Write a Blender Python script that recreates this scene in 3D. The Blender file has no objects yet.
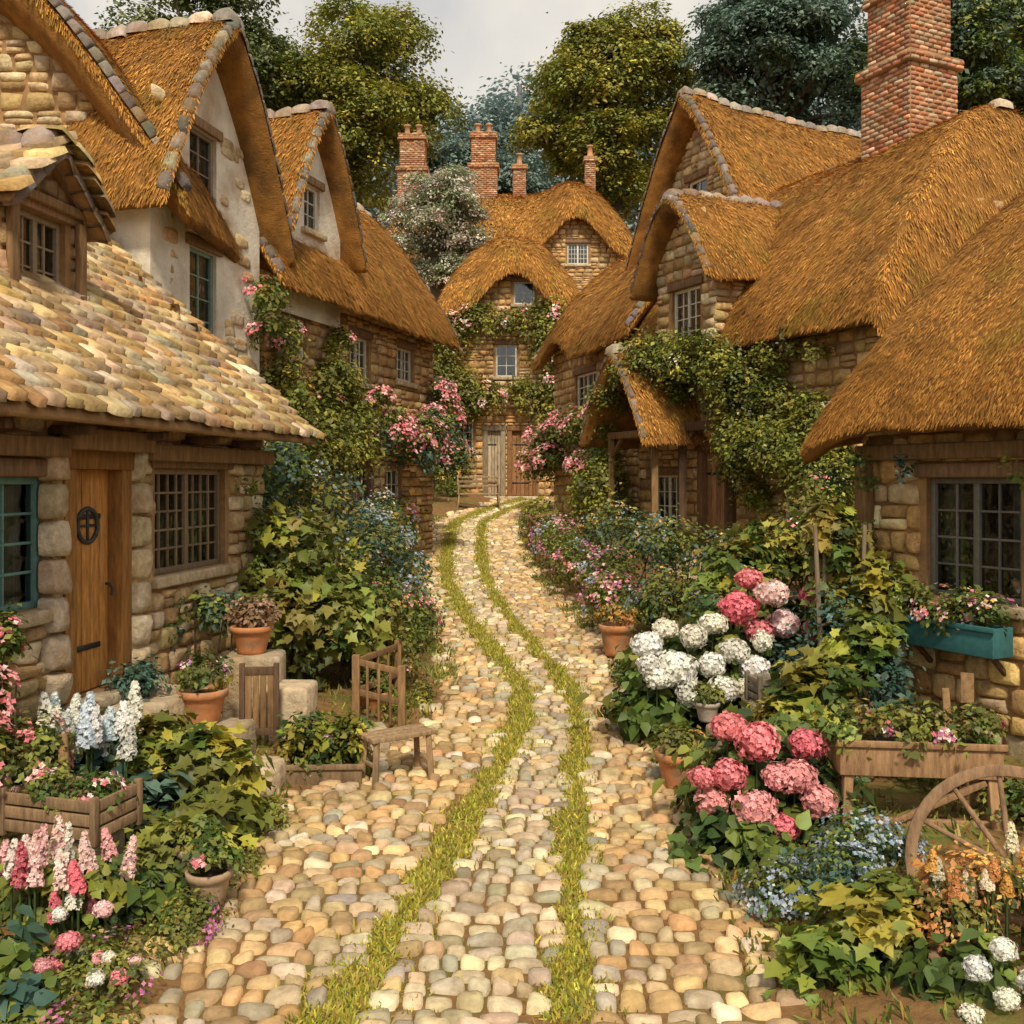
import bpy, math, random
import numpy as np
rng=np.random.default_rng(11); random.seed(11)
def A(*v): return np.array(v,float)
def nz(v):
    v=np.asarray(v,float); return v/(np.linalg.norm(v,axis=-1,keepdims=True)+1e-9)
# ---------------------------------------------------------------- materials
def mat(name,base=(.5,.5,.5),attr=True,rough=.9,nscale=6,namt=.3,bscale=40,bstr=.3,bdist=.02,trans=0,stretch=(1,1,1),spec=.3,second=None,sscale=1.0,samt=1.0):
    m=bpy.data.materials.new(name); m.use_nodes=True; nt=m.node_tree; N=nt.nodes; Lk=nt.links
    bs=N['Principled BSDF']; bs.inputs['Roughness'].default_value=rough
    bs.inputs['Specular IOR Level'].default_value=spec
    tc=N.new('ShaderNodeTexCoord'); mp=N.new('ShaderNodeMapping'); mp.inputs['Scale'].default_value=stretch
    Lk.new(tc.outputs['Object'],mp.inputs['Vector'])
    if attr:
        c=N.new('ShaderNodeAttribute'); c.attribute_name='Col'; col=c.outputs['Color']
    else:
        c=N.new('ShaderNodeRGB'); c.outputs[0].default_value=(*base,1); col=c.outputs[0]
    if second is not None:
        n2=N.new('ShaderNodeTexNoise'); n2.inputs['Scale'].default_value=sscale; n2.inputs['Detail'].default_value=6
        Lk.new(mp.outputs[0],n2.inputs['Vector'])
        r2=N.new('ShaderNodeMapRange'); r2.inputs[1].default_value=.48; r2.inputs[2].default_value=.68; r2.inputs[4].default_value=samt; Lk.new(n2.outputs[0],r2.inputs[0])
        mx=N.new('ShaderNodeMixRGB'); Lk.new(r2.outputs[0],mx.inputs[0]); Lk.new(col,mx.inputs[1]); mx.inputs[2].default_value=(*second,1); col=mx.outputs[0]
    if namt>0:
        n=N.new('ShaderNodeTexNoise'); n.inputs['Scale'].default_value=nscale; n.inputs['Detail'].default_value=8; n.inputs['Roughness'].default_value=.65
        Lk.new(mp.outputs[0],n.inputs['Vector'])
        r=N.new('ShaderNodeMapRange'); r.inputs[1].default_value=.25; r.inputs[2].default_value=.75
        r.inputs[3].default_value=1-namt; r.inputs[4].default_value=1+namt; Lk.new(n.outputs[0],r.inputs[0])
        vm=N.new('ShaderNodeVectorMath'); vm.operation='SCALE'; Lk.new(col,vm.inputs[0]); Lk.new(r.outputs[0],vm.inputs['Scale']); col=vm.outputs[0]
    Lk.new(col,bs.inputs['Base Color'])
    if bstr>0:
        b=N.new('ShaderNodeTexNoise'); b.inputs['Scale'].default_value=bscale; b.inputs['Detail'].default_value=8; b.inputs['Roughness'].default_value=.7
        Lk.new(mp.outputs[0],b.inputs['Vector'])
        bu=N.new('ShaderNodeBump'); bu.inputs['Strength'].default_value=bstr; bu.inputs['Distance'].default_value=bdist
        Lk.new(b.outputs[0],bu.inputs['Height']); Lk.new(bu.outputs[0],bs.inputs['Normal'])
    if trans>0:
        t=N.new('ShaderNodeBsdfTranslucent'); Lk.new(col,t.inputs['Color']); ms=N.new('ShaderNodeMixShader'); ms.inputs[0].default_value=trans
        Lk.new(bs.outputs[0],ms.inputs[1]); Lk.new(t.outputs[0],ms.inputs[2]); Lk.new(ms.outputs[0],N['Material Output'].inputs['Surface'])
    return m
M_STONE=mat('stone',nscale=14,namt=.36,bscale=20,bstr=.9,bdist=.04,second=(.36,.22,.1),sscale=5,samt=.6)
M_BRICK=mat('brick',nscale=14,namt=.35,bscale=30,bstr=.6,bdist=.02,second=(.3,.2,.15),sscale=4,samt=.6)
M_COB=mat('cobble',nscale=14,namt=.34,bscale=28,bstr=.7,bdist=.02,second=(.28,.19,.09),sscale=5,samt=.6,rough=.8)
M_TILE=mat('roof_tile',nscale=12,namt=.4,bscale=25,bstr=.8,bdist=.03,second=(.24,.14,.05),sscale=2.2,samt=.8)
M_MORT=mat('mortar',base=(.34,.2,.09),attr=False,nscale=5,namt=.4,bscale=30,bstr=.6,bdist=.03,second=(.2,.12,.06),sscale=2)
M_PLAST=mat('plaster',base=(.75,.69,.58),attr=False,nscale=3,namt=.22,bscale=14,bstr=.8,bdist=.03,second=(.44,.32,.2),sscale=1.3,samt=.85)
M_THU=mat('thatch',base=(.34,.16,.035),attr=False,nscale=5,namt=.5,bscale=35,bstr=.9,bdist=.05,second=(.18,.09,.025),sscale=2)
M_STRAW=mat('straw',nscale=2.2,namt=.34,bstr=0,rough=.85,trans=0,spec=.12)
M_LEAF=mat('leaf',nscale=20,namt=.15,bstr=0,rough=.5,trans=.25,spec=.35)
M_WOOD=mat('wood',nscale=9,namt=.55,bscale=30,bstr=.7,bdist=.015,stretch=(3,3,.5),rough=.8)
M_PAINT=mat('painted_wood',nscale=20,namt=.25,bscale=60,bstr=.3,bdist=.005,rough=.6)
M_TERRA=mat('terracotta',nscale=9,namt=.35,bscale=40,bstr=.3,bdist=.01,rough=.75,second=(.3,.22,.15),sscale=6)
M_IRON=mat('iron',nscale=12,namt=.3,bscale=40,bstr=.2,bdist=.005,rough=.5)
M_DARK=mat('dark_backing',base=(.012,.011,.01),attr=False,namt=0,bstr=0)  # near-black colour standing in for the shade of unlit rooms
M_CURT=mat('curtain',base=(.35,.33,.28),attr=False,nscale=30,namt=.3,bscale=30,bstr=.4,stretch=(3,3,.2))
def glass():
    m=bpy.data.materials.new('window_glass'); m.use_nodes=True; nt=m.node_tree; N=nt.nodes; L=nt.links
    for n in list(N):
        if n.type=='BSDF_PRINCIPLED': N.remove(n)
    t=N.new('ShaderNodeBsdfTransparent'); t.inputs[0].default_value=(.6,.68,.68,1)
    g=N.new('ShaderNodeBsdfGlossy'); g.inputs['Roughness'].default_value=.06; g.inputs[0].default_value=(.8,.85,.9,1)
    no=N.new('ShaderNodeTexNoise'); no.inputs['Scale'].default_value=5; bu=N.new('ShaderNodeBump'); bu.inputs['Strength'].default_value=.4; bu.inputs['Distance'].default_value=.03
    tc=N.new('ShaderNodeTexCoord'); L.new(tc.outputs['Object'],no.inputs['Vector']); L.new(no.outputs[0],bu.inputs['Height']); L.new(bu.outputs[0],g.inputs['Normal'])
    fr=N.new('ShaderNodeFresnel'); fr.inputs[0].default_value=2.2
    ms=N.new('ShaderNodeMixShader'); L.new(fr.outputs[0],ms.inputs[0]); L.new(t.outputs[0],ms.inputs[1]); L.new(g.outputs[0],ms.inputs[2])
    L.new(ms.outputs[0],N['Material Output'].inputs['Surface']); return m
M_GLASS=glass()
# ---------------------------------------------------------------- mesh core
def empty(name,loc):
    e=bpy.data.objects.new(name,None); e.location=tuple(map(float,loc)); e.empty_display_size=.3
    bpy.context.scene.collection.objects.link(e); return e
class G:
    def __init__(s): s.V=[];s.F={};s.C=[];s.n=0
    def add(s,V,F,C=(.5,.5,.5)):
        V=np.asarray(V,float).reshape(-1,3); 
        C=np.asarray(C,float)
        if C.ndim==1: C=np.tile(C,(len(V),1))
        for f in (F if (isinstance(F,list) and isinstance(F[0],np.ndarray)) else [F]):
            f=np.asarray(f,int); s.F.setdefault(f.shape[1],[]).append(f+s.n)
        s.V.append(V); s.C.append(C); s.n+=len(V)
    def box(s,fr,x0,x1,y0,y1,z0,z1,col=(.5,.5,.5)):
        o,X,Y,Z=fr; P=[o+X*x+Y*y+Z*z for x in(x0,x1) for y in(y0,y1) for z in(z0,z1)]
        c=np.asarray(col)*random.uniform(.8,1.2)
        s.add(P,[[0,1,3,2],[4,6,7,5],[0,4,5,1],[2,3,7,6],[0,2,6,4],[1,5,7,3]],c)
    def beam(s,p,q,w,h,col,up=(0,0,1)):
        p=np.asarray(p,float);q=np.asarray(q,float); d=q-p; L=np.linalg.norm(d); d/=L
        u=np.asarray(up,float)
        if abs(d@u)>.95: u=A(0,1,0)
        x=nz(np.cross(u,d)); z=np.cross(d,x)
        s.box((p,x,d,z),-w/2,w/2,0,L,-h/2,h/2,col)
    def tube(s,pts,rad,n=8,col=(.1,.07,.04)):
        pts=np.asarray(pts,float); k=len(pts); rad=np.broadcast_to(rad,(k,)); V=[]
        T=nz(np.gradient(pts,axis=0)); a=np.linspace(0,2*np.pi,n,endpoint=False)
        for i in range(k):
            u=A(0,0,1) if abs(T[i][2])<.9 else A(1,0,0)
            x=nz(np.cross(T[i],u)); y=np.cross(T[i],x)
            V.append(pts[i]+rad[i]*(np.outer(np.cos(a),x)+np.outer(np.sin(a),y)))
        F=[[i*n+j,i*n+(j+1)%n,(i+1)*n+(j+1)%n,(i+1)*n+j] for i in range(k-1) for j in range(n)]
        s.add(np.concatenate(V),F,col)
        s.add(V[0],[list(range(n))],col) ; s.add(V[-1],[list(range(n))],col)
    def lathe(s,c,prof,n=24,col=(.5,.2,.1)):
        a=np.linspace(0,2*np.pi,n,endpoint=False); V=[]
        for r,z in prof: V.append(np.stack([c[0]+r*np.cos(a),c[1]+r*np.sin(a),np.full(n,c[2]+z)],1))
        k=len(prof); F=[[i*n+j,i*n+(j+1)%n,(i+1)*n+(j+1)%n,(i+1)*n+j] for i in range(k-1) for j in range(n)]
        s.add(np.concatenate(V),F,col)
    def emit(s,name,m,parent=None,smooth=False,bevel=0):
        if not s.V: return None
        V=np.concatenate(s.V); C=np.concatenate(s.C)
        me=bpy.data.meshes.new(name)
        loops=[];starts=[];st=0
        for k,fs in s.F.items():
            f=np.concatenate(fs); loops.append(f.ravel()); starts.append(st+np.arange(len(f))*k); st+=f.size
        loops=np.concatenate(loops).astype(np.int32); starts=np.concatenate(starts).astype(np.int32)
        if parent is None: org=A(V[:,0].mean(),V[:,1].mean(),V[:,2].min())
        else: org=A(0,0,0)
        me.vertices.add(len(V)); me.vertices.foreach_set('co',(V-org).astype(np.float32).ravel())
        me.loops.add(len(loops)); me.loops.foreach_set('vertex_index',loops)
        me.polygons.add(len(starts)); me.polygons.foreach_set('loop_start',starts)
        me.update(calc_edges=True)
        if smooth: me.polygons.foreach_set('use_smooth',np.ones(len(starts),bool))
        at=me.color_attributes.new('Col','FLOAT_COLOR','POINT'); at.data.foreach_set('color',np.concatenate([np.clip(C,0,1),np.ones((len(C),1))],1).astype(np.float32).ravel())
        me.materials.append(m); ob=bpy.data.objects.new(name,me); bpy.context.scene.collection.objects.link(ob)
        if parent is not None: ob.parent=parent; ob.location=(-parent.location[0],-parent.location[1],-parent.location[2])
        else: ob.location=org
        if bevel>0:
            b=ob.modifiers.new('bevel','BEVEL'); b.width=bevel; b.segments=2; b.limit_method='ANGLE'
        return ob
def pillow(g,C,U,V,N,hu,hv,h,col,skirt=.03,fine=True,jit=.1,pw=4,flat=.5,rc=.17):
    n=len(C)
    if n==0: return
    gl=A(-1,-.88,-.5,0,.5,.88,1) if fine else A(-1,-.8,0,.8,1)
    k=len(gl); a,b=np.meshgrid(gl,gl,indexing='ij'); a=a.ravel();b=b.ravel()
    Z=((1-np.abs(a)**pw)*(1-np.abs(b)**pw))**flat; edge=(np.abs(a)==1)|(np.abs(b)==1)
    ax=a*(1-rc*b**4); bx=b*(1-rc*a**4)
    j=rng.normal(0,jit,(n,6,1)); hu=np.broadcast_to(hu,(n,))[:,None];hv=np.broadcast_to(hv,(n,))[:,None];h=np.broadcast_to(h,(n,))[:,None]
    X=hu*(ax+j[:,0]*ax*bx+.4*j[:,1]*bx); Y=hv*(bx+j[:,2]*ax*bx+.4*j[:,3]*ax)
    ZZ=h*(Z*(1+2*j[:,4]*a+2*j[:,5]*b+rng.normal(0,jit*.6,(n,len(a)))))-skirt*edge
    C=np.asarray(C);U=np.broadcast_to(U,(n,3));V=np.broadcast_to(V,(n,3));N=np.broadcast_to(N,(n,3))
    P=C[:,None]+U[:,None]*X[...,None]+V[:,None]*Y[...,None]+N[:,None]*ZZ[...,None]
    i,jj=np.meshgrid(np.arange(k-1),np.arange(k-1),indexing='ij'); q=(i*k+jj).ravel()
    f=np.stack([q,q+k,q+k+1,q+1],1); F=(f[None]+(np.arange(n)*k*k)[:,None,None]).reshape(-1,4)
    g.add(P.reshape(-1,3),F,np.repeat(np.asarray(col),k*k,axis=0))
def pick(pal,n,var=.18):
    pal=np.asarray(pal,float); c=pal[rng.integers(0,len(pal),n)]
    return c*np.exp(rng.normal(0,var,(n,1)))*np.exp(rng.normal(0,var*.2,(n,3)))
# ---------------------------------------------------------------- terrain
def ip(y,t): return np.interp(y,[p[0] for p in t],[p[1] for p in t])
GZ=[(-600,0),(0,0),(8,0),(10,.1),(14,.4),(20,.85),(25,1.3),(31,1.8),(38,3.4),(50,7.5),(80,14),(120,17),(700,17)]
LE=[(3,-1.5),(4,-1.6),(5,-1.7),(6,-1.8),(7.4,-1.85),(8.4,-1.35),(9.5,-.85),(10.5,-.62),(12,-.7),(14,-1.05),(17,-1.55),(20,-1.8),(25,-2.1),(28,-1.3),(31,-.3)]
RE=[(3,1.05),(4,1.1),(5,1.2),(6,1.25),(7.5,1.38),(10,1.58),(12,1.3),(14,.9),(17,.45),(20,.2),(25,.15),(28,.9),(31,1.8)]
SA=[(3,-1.1),(4,-.95),(4.5,-.76),(6,-.48),(7.5,-.24),(9,.02),(10.2,.14),(11.2,.06),(12.5,-.25),(14,-.6),(17,-1.08),(20,-1.3),(25,-1.45),(28,-.7),(31,.4)]
SB=[(3,.18),(4,.22),(4.5,.28),(6,.37),(7.5,.47),(9,.62),(10.2,.68),(11.2,.58),(12.5,.3),(14,0),(17,-.42),(20,-.6),(25,-.75),(28,-.1),(31,1.0)]
def sm(t,y): return (ip(y-.6,t)+ip(y-.3,t)+ip(y,t)+ip(y+.3,t)+ip(y+.6,t))/5
def ground(x,y):
    x=np.asarray(x,float);y=np.asarray(y,float)
    z=sm(GZ,y); l=sm(LE,y); r=sm(RE,y)
    d=np.maximum(l-x,x-r); w=np.clip(d/1.0,0,1); w=w*w*(3-2*w)
    return z+.16*w+ (.02*np.sin(x*2.1+y*1.3)+.02*np.sin(y*2.7-x))*w
def build_ground():
    xs=np.concatenate([[-600,-300,-150,-80,-50,-35,-25,-18,-13,-10],np.arange(-8,8.01,.2),[10,13,18,25,35,50,80,150,300,600]])
    ys=np.concatenate([[-600,-300,-100,-40,-15,-6,-2,0,1,2],np.arange(2.5,34,.2),[35,37,39,42,46,50,56,64,72,80,95,120,180,300,700]])
    X,Y=np.meshgrid(xs,ys,indexing='ij'); Z=ground(X,Y); V=np.stack([X,Y,Z],-1).reshape(-1,3)
    ny=len(ys); i,j=np.meshgrid(np.arange(len(xs)-1),np.arange(ny-1),indexing='ij'); q=(i*ny+j).ravel()
    g=G(); g.add(V,np.stack([q,q+ny,q+ny+1,q+1],1)); 
    m=mat('earth',base=(.22,.12,.045),attr=False,nscale=9,namt=.45,bscale=12,bstr=.8,bdist=.04,second=(.14,.14,.03),sscale=1.6)
    g.emit('ground',m,smooth=True)
build_ground()
def build_lane():
    g=G(); y=3.2; C=[];hu=[];hv=[];col=[]
    pal=[(.56,.45,.28),(.5,.4,.26),(.62,.51,.34),(.44,.37,.26),(.52,.38,.2),(.38,.33,.25),(.6,.51,.37)]
    warm=[(.54,.34,.15),(.49,.32,.15),(.6,.42,.21),(.41,.28,.14),(.56,.42,.24)]
    while y<31.2:
        dy=random.uniform(.095,.15)*(1+.02*max(0,y-10)); yc=y+dy/2; l=float(sm(LE,yc)); r=float(sm(RE,yc)); a=float(sm(SA,yc)); b=float(sm(SB,yc))
        x=l-random.uniform(-.1,.3); r+=random.uniform(-.1,.25)
        while x<r:
            w=random.uniform(.085,.21)*(1+.015*max(0,y-10)); xc=x+w/2
            if abs(xc-a)<.135+.04*math.sin(y*2.1) or abs(xc-b)<.105+.03*math.sin(y*2.9+1): x+=.06; continue
            yy=yc+.035*math.sin(xc*2.3+y)+random.uniform(-.018,.018)
            C.append((xc,yy,float(ground(xc,yy))+random.uniform(-.006,.008))); hu.append(w/2*random.uniform(.88,.97)); hv.append(dy/2*random.uniform(.86,1.0))
            out=(xc<a-.15 or xc>b+.15)
            cc=pick(warm if (out and random.random()<.65) else pal,1,.2)[0]
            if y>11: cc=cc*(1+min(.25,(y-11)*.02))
            col.append(cc); x+=w
        y+=dy
    C=np.array(C)
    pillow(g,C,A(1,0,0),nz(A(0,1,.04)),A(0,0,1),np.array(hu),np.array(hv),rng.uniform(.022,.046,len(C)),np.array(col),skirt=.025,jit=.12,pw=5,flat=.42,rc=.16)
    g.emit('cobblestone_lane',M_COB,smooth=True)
build_lane()
# ---------------------------------------------------------------- leaves
T_SM=(A(0,0,0,.3,.45,.06,0,1,-.05,-.3,.45,.06).reshape(-1,3),[np.array([[0,1,2,3]])])
T_BL=(A(-.5,0,0,.5,0,0,.18,1,0,-.18,1,0).reshape(-1,3),[np.array([[0,1,2,3]])])
_o=[(0,0),(.42,.08),(.32,.32),(.6,.5),(.3,.62),(0,1.05),(-.3,.62),(-.6,.5),(-.32,.32),(-.42,.08)]
T_BIG=(np.array([(0,.42,-.07)]+[(x,y,.05*abs(x)*2-.12*(y>1)) for x,y in _o]),[np.array([[0,i+1,(i+1)%10+1] for i in range(10)])])
T_HEART=(np.array([(0,0,0),(.3,.1,.07),(.4,.45,.08),(0,1.1,-.15),(-.4,.45,.08),(-.3,.1,.07),(0,.5,0)]),[np.array([[0,1,6],[1,2,6],[2,3,6],[3,4,6],[4,5,6],[5,0,6]])])
T_FL=(np.array([(0,0,0)]+[(.5*(1 if i%2==0 else .6)*math.cos(i*math.pi/4),.5*(1 if i%2==0 else .6)*math.sin(i*math.pi/4),.1) for i in range(8)]),[np.array([[0,i+1,(i+1)%8+1] for i in range(8)])])
def leaves(g,P,N,size,col,tm=T_SM,T=None):
    n=len(P)
    if n==0: return
    N=nz(N)
    if T is None: T=rng.normal(0,1,(n,3))+A(0,0,-.5)
    T=T-(T*N).sum(1,keepdims=True)*N; T=nz(T); B=np.cross(N,T)
    t,fs=tm; s=np.broadcast_to(size,(n,))[:,None,None]
    V=P[:,None]+s*(B[:,None]*t[None,:,0:1]+T[:,None]*t[None,:,1:2]+N[:,None]*t[None,:,2:3]); k=len(t)
    g.add(V.reshape(-1,3),[(f[None]+(np.arange(n)*k)[:,None,None]).reshape(-1,f.shape[1]) for f in fs],np.repeat(col,k,axis=0))
YG=[(.29,.27,.035),(.22,.24,.035),(.33,.29,.045),(.16,.2,.03)]
GR=[(.11,.165,.03),(.15,.19,.035),(.075,.125,.025),(.19,.21,.04)]
DG=[(.045,.08,.025),(.065,.11,.03),(.085,.135,.035)]
BG=[(.055,.12,.095),(.085,.155,.115),(.045,.095,.065),(.1,.18,.14)]
OL=[(.2,.19,.04),(.14,.155,.035),(.25,.2,.04),(.09,.11,.03)]
BL=[(.22,.3,.4),(.3,.37,.46),(.42,.47,.54)]
PK=[(.85,.28,.32),(.88,.42,.44),(.75,.18,.23),(.9,.6,.56)]
HPK=[(.85,.27,.3),(.8,.2,.25),(.88,.4,.4)]
WH=[(.88,.86,.76),(.85,.8,.66),(.88,.87,.82)]
PU=[(.55,.17,.36),(.7,.28,.42),(.4,.16,.4)]
OR=[(.7,.36,.09),(.75,.5,.16),(.6,.27,.09)]
def sph(n):
    v=rng.normal(0,1,(n,3)); return nz(v)
def foliage(g,blobs,dens,size,pal,tm=T_SM,clump=35,up=.5,sg=.22,var=.25,shell=.33):
    for b in blobs:
        c=np.array(b[:3]); R=np.array(b[3:6]); n=int(dens*(b[6] if len(b)>6 else 1)); K=max(3,n//clump)
        d=sph(K); d[:,2]=np.where(d[:,2]<-.5,-d[:,2],d[:,2]); r=rng.random(K)**shell*.95
        ctr=d*r[:,None]; cc=pick(pal,K,var); idx=rng.integers(0,K,n)
        off=rng.normal(0,sg,(n,3)); p=ctr[idx]+off
        P=c+p*R; nn=nz(p)*.7+A(0,0,up)+rng.normal(0,.45,(n,3))
        leaves(g,P,nn,size*np.exp(rng.normal(0,.25,n)),cc[idx]*np.exp(rng.normal(0,.15,(n,1))),tm)
def dots(g,blobs,n,size,pal,tm=T_FL):
    for b in blobs:
        c=np.array(b[:3]); R=np.array(b[3:6]); k=max(1,n//14); d0=sph(k); d0[:,2]=np.abs(d0[:,2])*1.0-.15
        d=nz(d0[rng.integers(0,k,n)]+rng.normal(0,.13,(n,3))); P=c+d*R*rng.uniform(.95,1.15,(n,1))
        leaves(g,P,d+A(0,-.2,.3)+rng.normal(0,.3,(n,3)),size*rng.uniform(.7,1.3,n),pick(pal,n,.15),tm)
def ball(g,c,r,col,n=10):
    prof=[(max(1e-4,r*math.sin(t)),-r*.85*math.cos(t)) for t in np.linspace(0,math.pi,7)]; g.lathe(c,prof,n,col)
def heads(g,H,pal,fs=.04,n=300):
    for h in H:
        c=np.array(h[:3]);r=h[3]*random.uniform(.85,1.08); d=sph(n); m=len(d); f=fs*r/.12
        base=pick(pal,1,.08)[0]; col=base*np.exp(rng.normal(0,.15,(m,1)))
        sq=A(random.uniform(.9,1.1),1,random.uniform(.74,.92)); lump=1+.07*np.sin(d[:,:1]*5+r*90)+.06*np.sin(d[:,2:]*6+d[:,1:2]*4)
        leaves(g,c+d*r*sq*lump*rng.uniform(.9,1.08,(m,1)),d+rng.normal(0,.3,(m,3)),f,np.clip(col,0,.92),T_FL)
        ball(g,c,r*.86,base*.7)
        z0=float(ground(c[0],c[1])); g.tube([A(c[0],c[1]+.1,max(z0,c[2]-.6)),c],[.008,.006],5,(.09,.13,.04))
def spikes(g,S,pal,fs=.026,n=190):
    for s in S:
        b=np.array(s[:3]);h=s[3];w=s[4] if len(s)>4 else .05; t=rng.random(n); a=rng.random(n)*6.283; r=w*(1-t**1.5*.75)
        lean=A(random.uniform(-.15,.15),random.uniform(-.15,.15),1)*h
        P=b+t[:,None]*lean+np.stack([r*np.cos(a),r*np.sin(a),0*a],1); base=pick(pal,1,.12)[0]
        leaves(g,P,np.stack([np.cos(a),np.sin(a),.4+0*a],1)+rng.normal(0,.3,(n,3)),fs*(1.2-.4*t)*w/.04,np.clip(base*np.exp(rng.normal(0,.16,(n,1)))*(.85+.2*t[:,None]),0,.9),T_FL)
        g.tube([b-A(0,0,.35),b,b+lean*.9],[.008,.006,.003],5,(.06,.1,.03)); g.tube([b,b+lean*.5,b+lean*.9],[w*.7,w*.5,w*.15],8,base*.6)
def stems(g,blobs,n=5):
    for b in blobs:
        for i in range(n):
            x=b[0]+random.uniform(-.2,.2)*b[3]; y=b[1]+random.uniform(-.2,.2)*b[4]; z0=float(ground(x,y))-.05
            q=A(b[0]+random.uniform(-.8,.8)*b[3],b[1]+random.uniform(-.8,.8)*b[4],b[2]+random.uniform(0,.8)*b[5])
            p=A(x,y,z0); m=(p+q)/2+rng.normal(0,.08,3)*b[3]; g.tube([p,m,q],[.018,.012,.005],5,(.09,.06,.03))
def bush(name,blobs,dens,size,pal,tm=T_SM,fl=None,hd=None,sp=None,st=3,parent=None,**k):
    g=G(); foliage(g,blobs,dens,size,pal,tm,**k)
    if st: stems(g,blobs,st)
    if fl:
        for f in (fl if isinstance(fl,list) else [fl]): dots(g,blobs,*f)
    if hd:
        for H,p in hd: heads(g,H,p)
    if sp:
        for S,p in sp: spikes(g,S,p)
    return g.emit(name,M_LEAF,parent)
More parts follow.
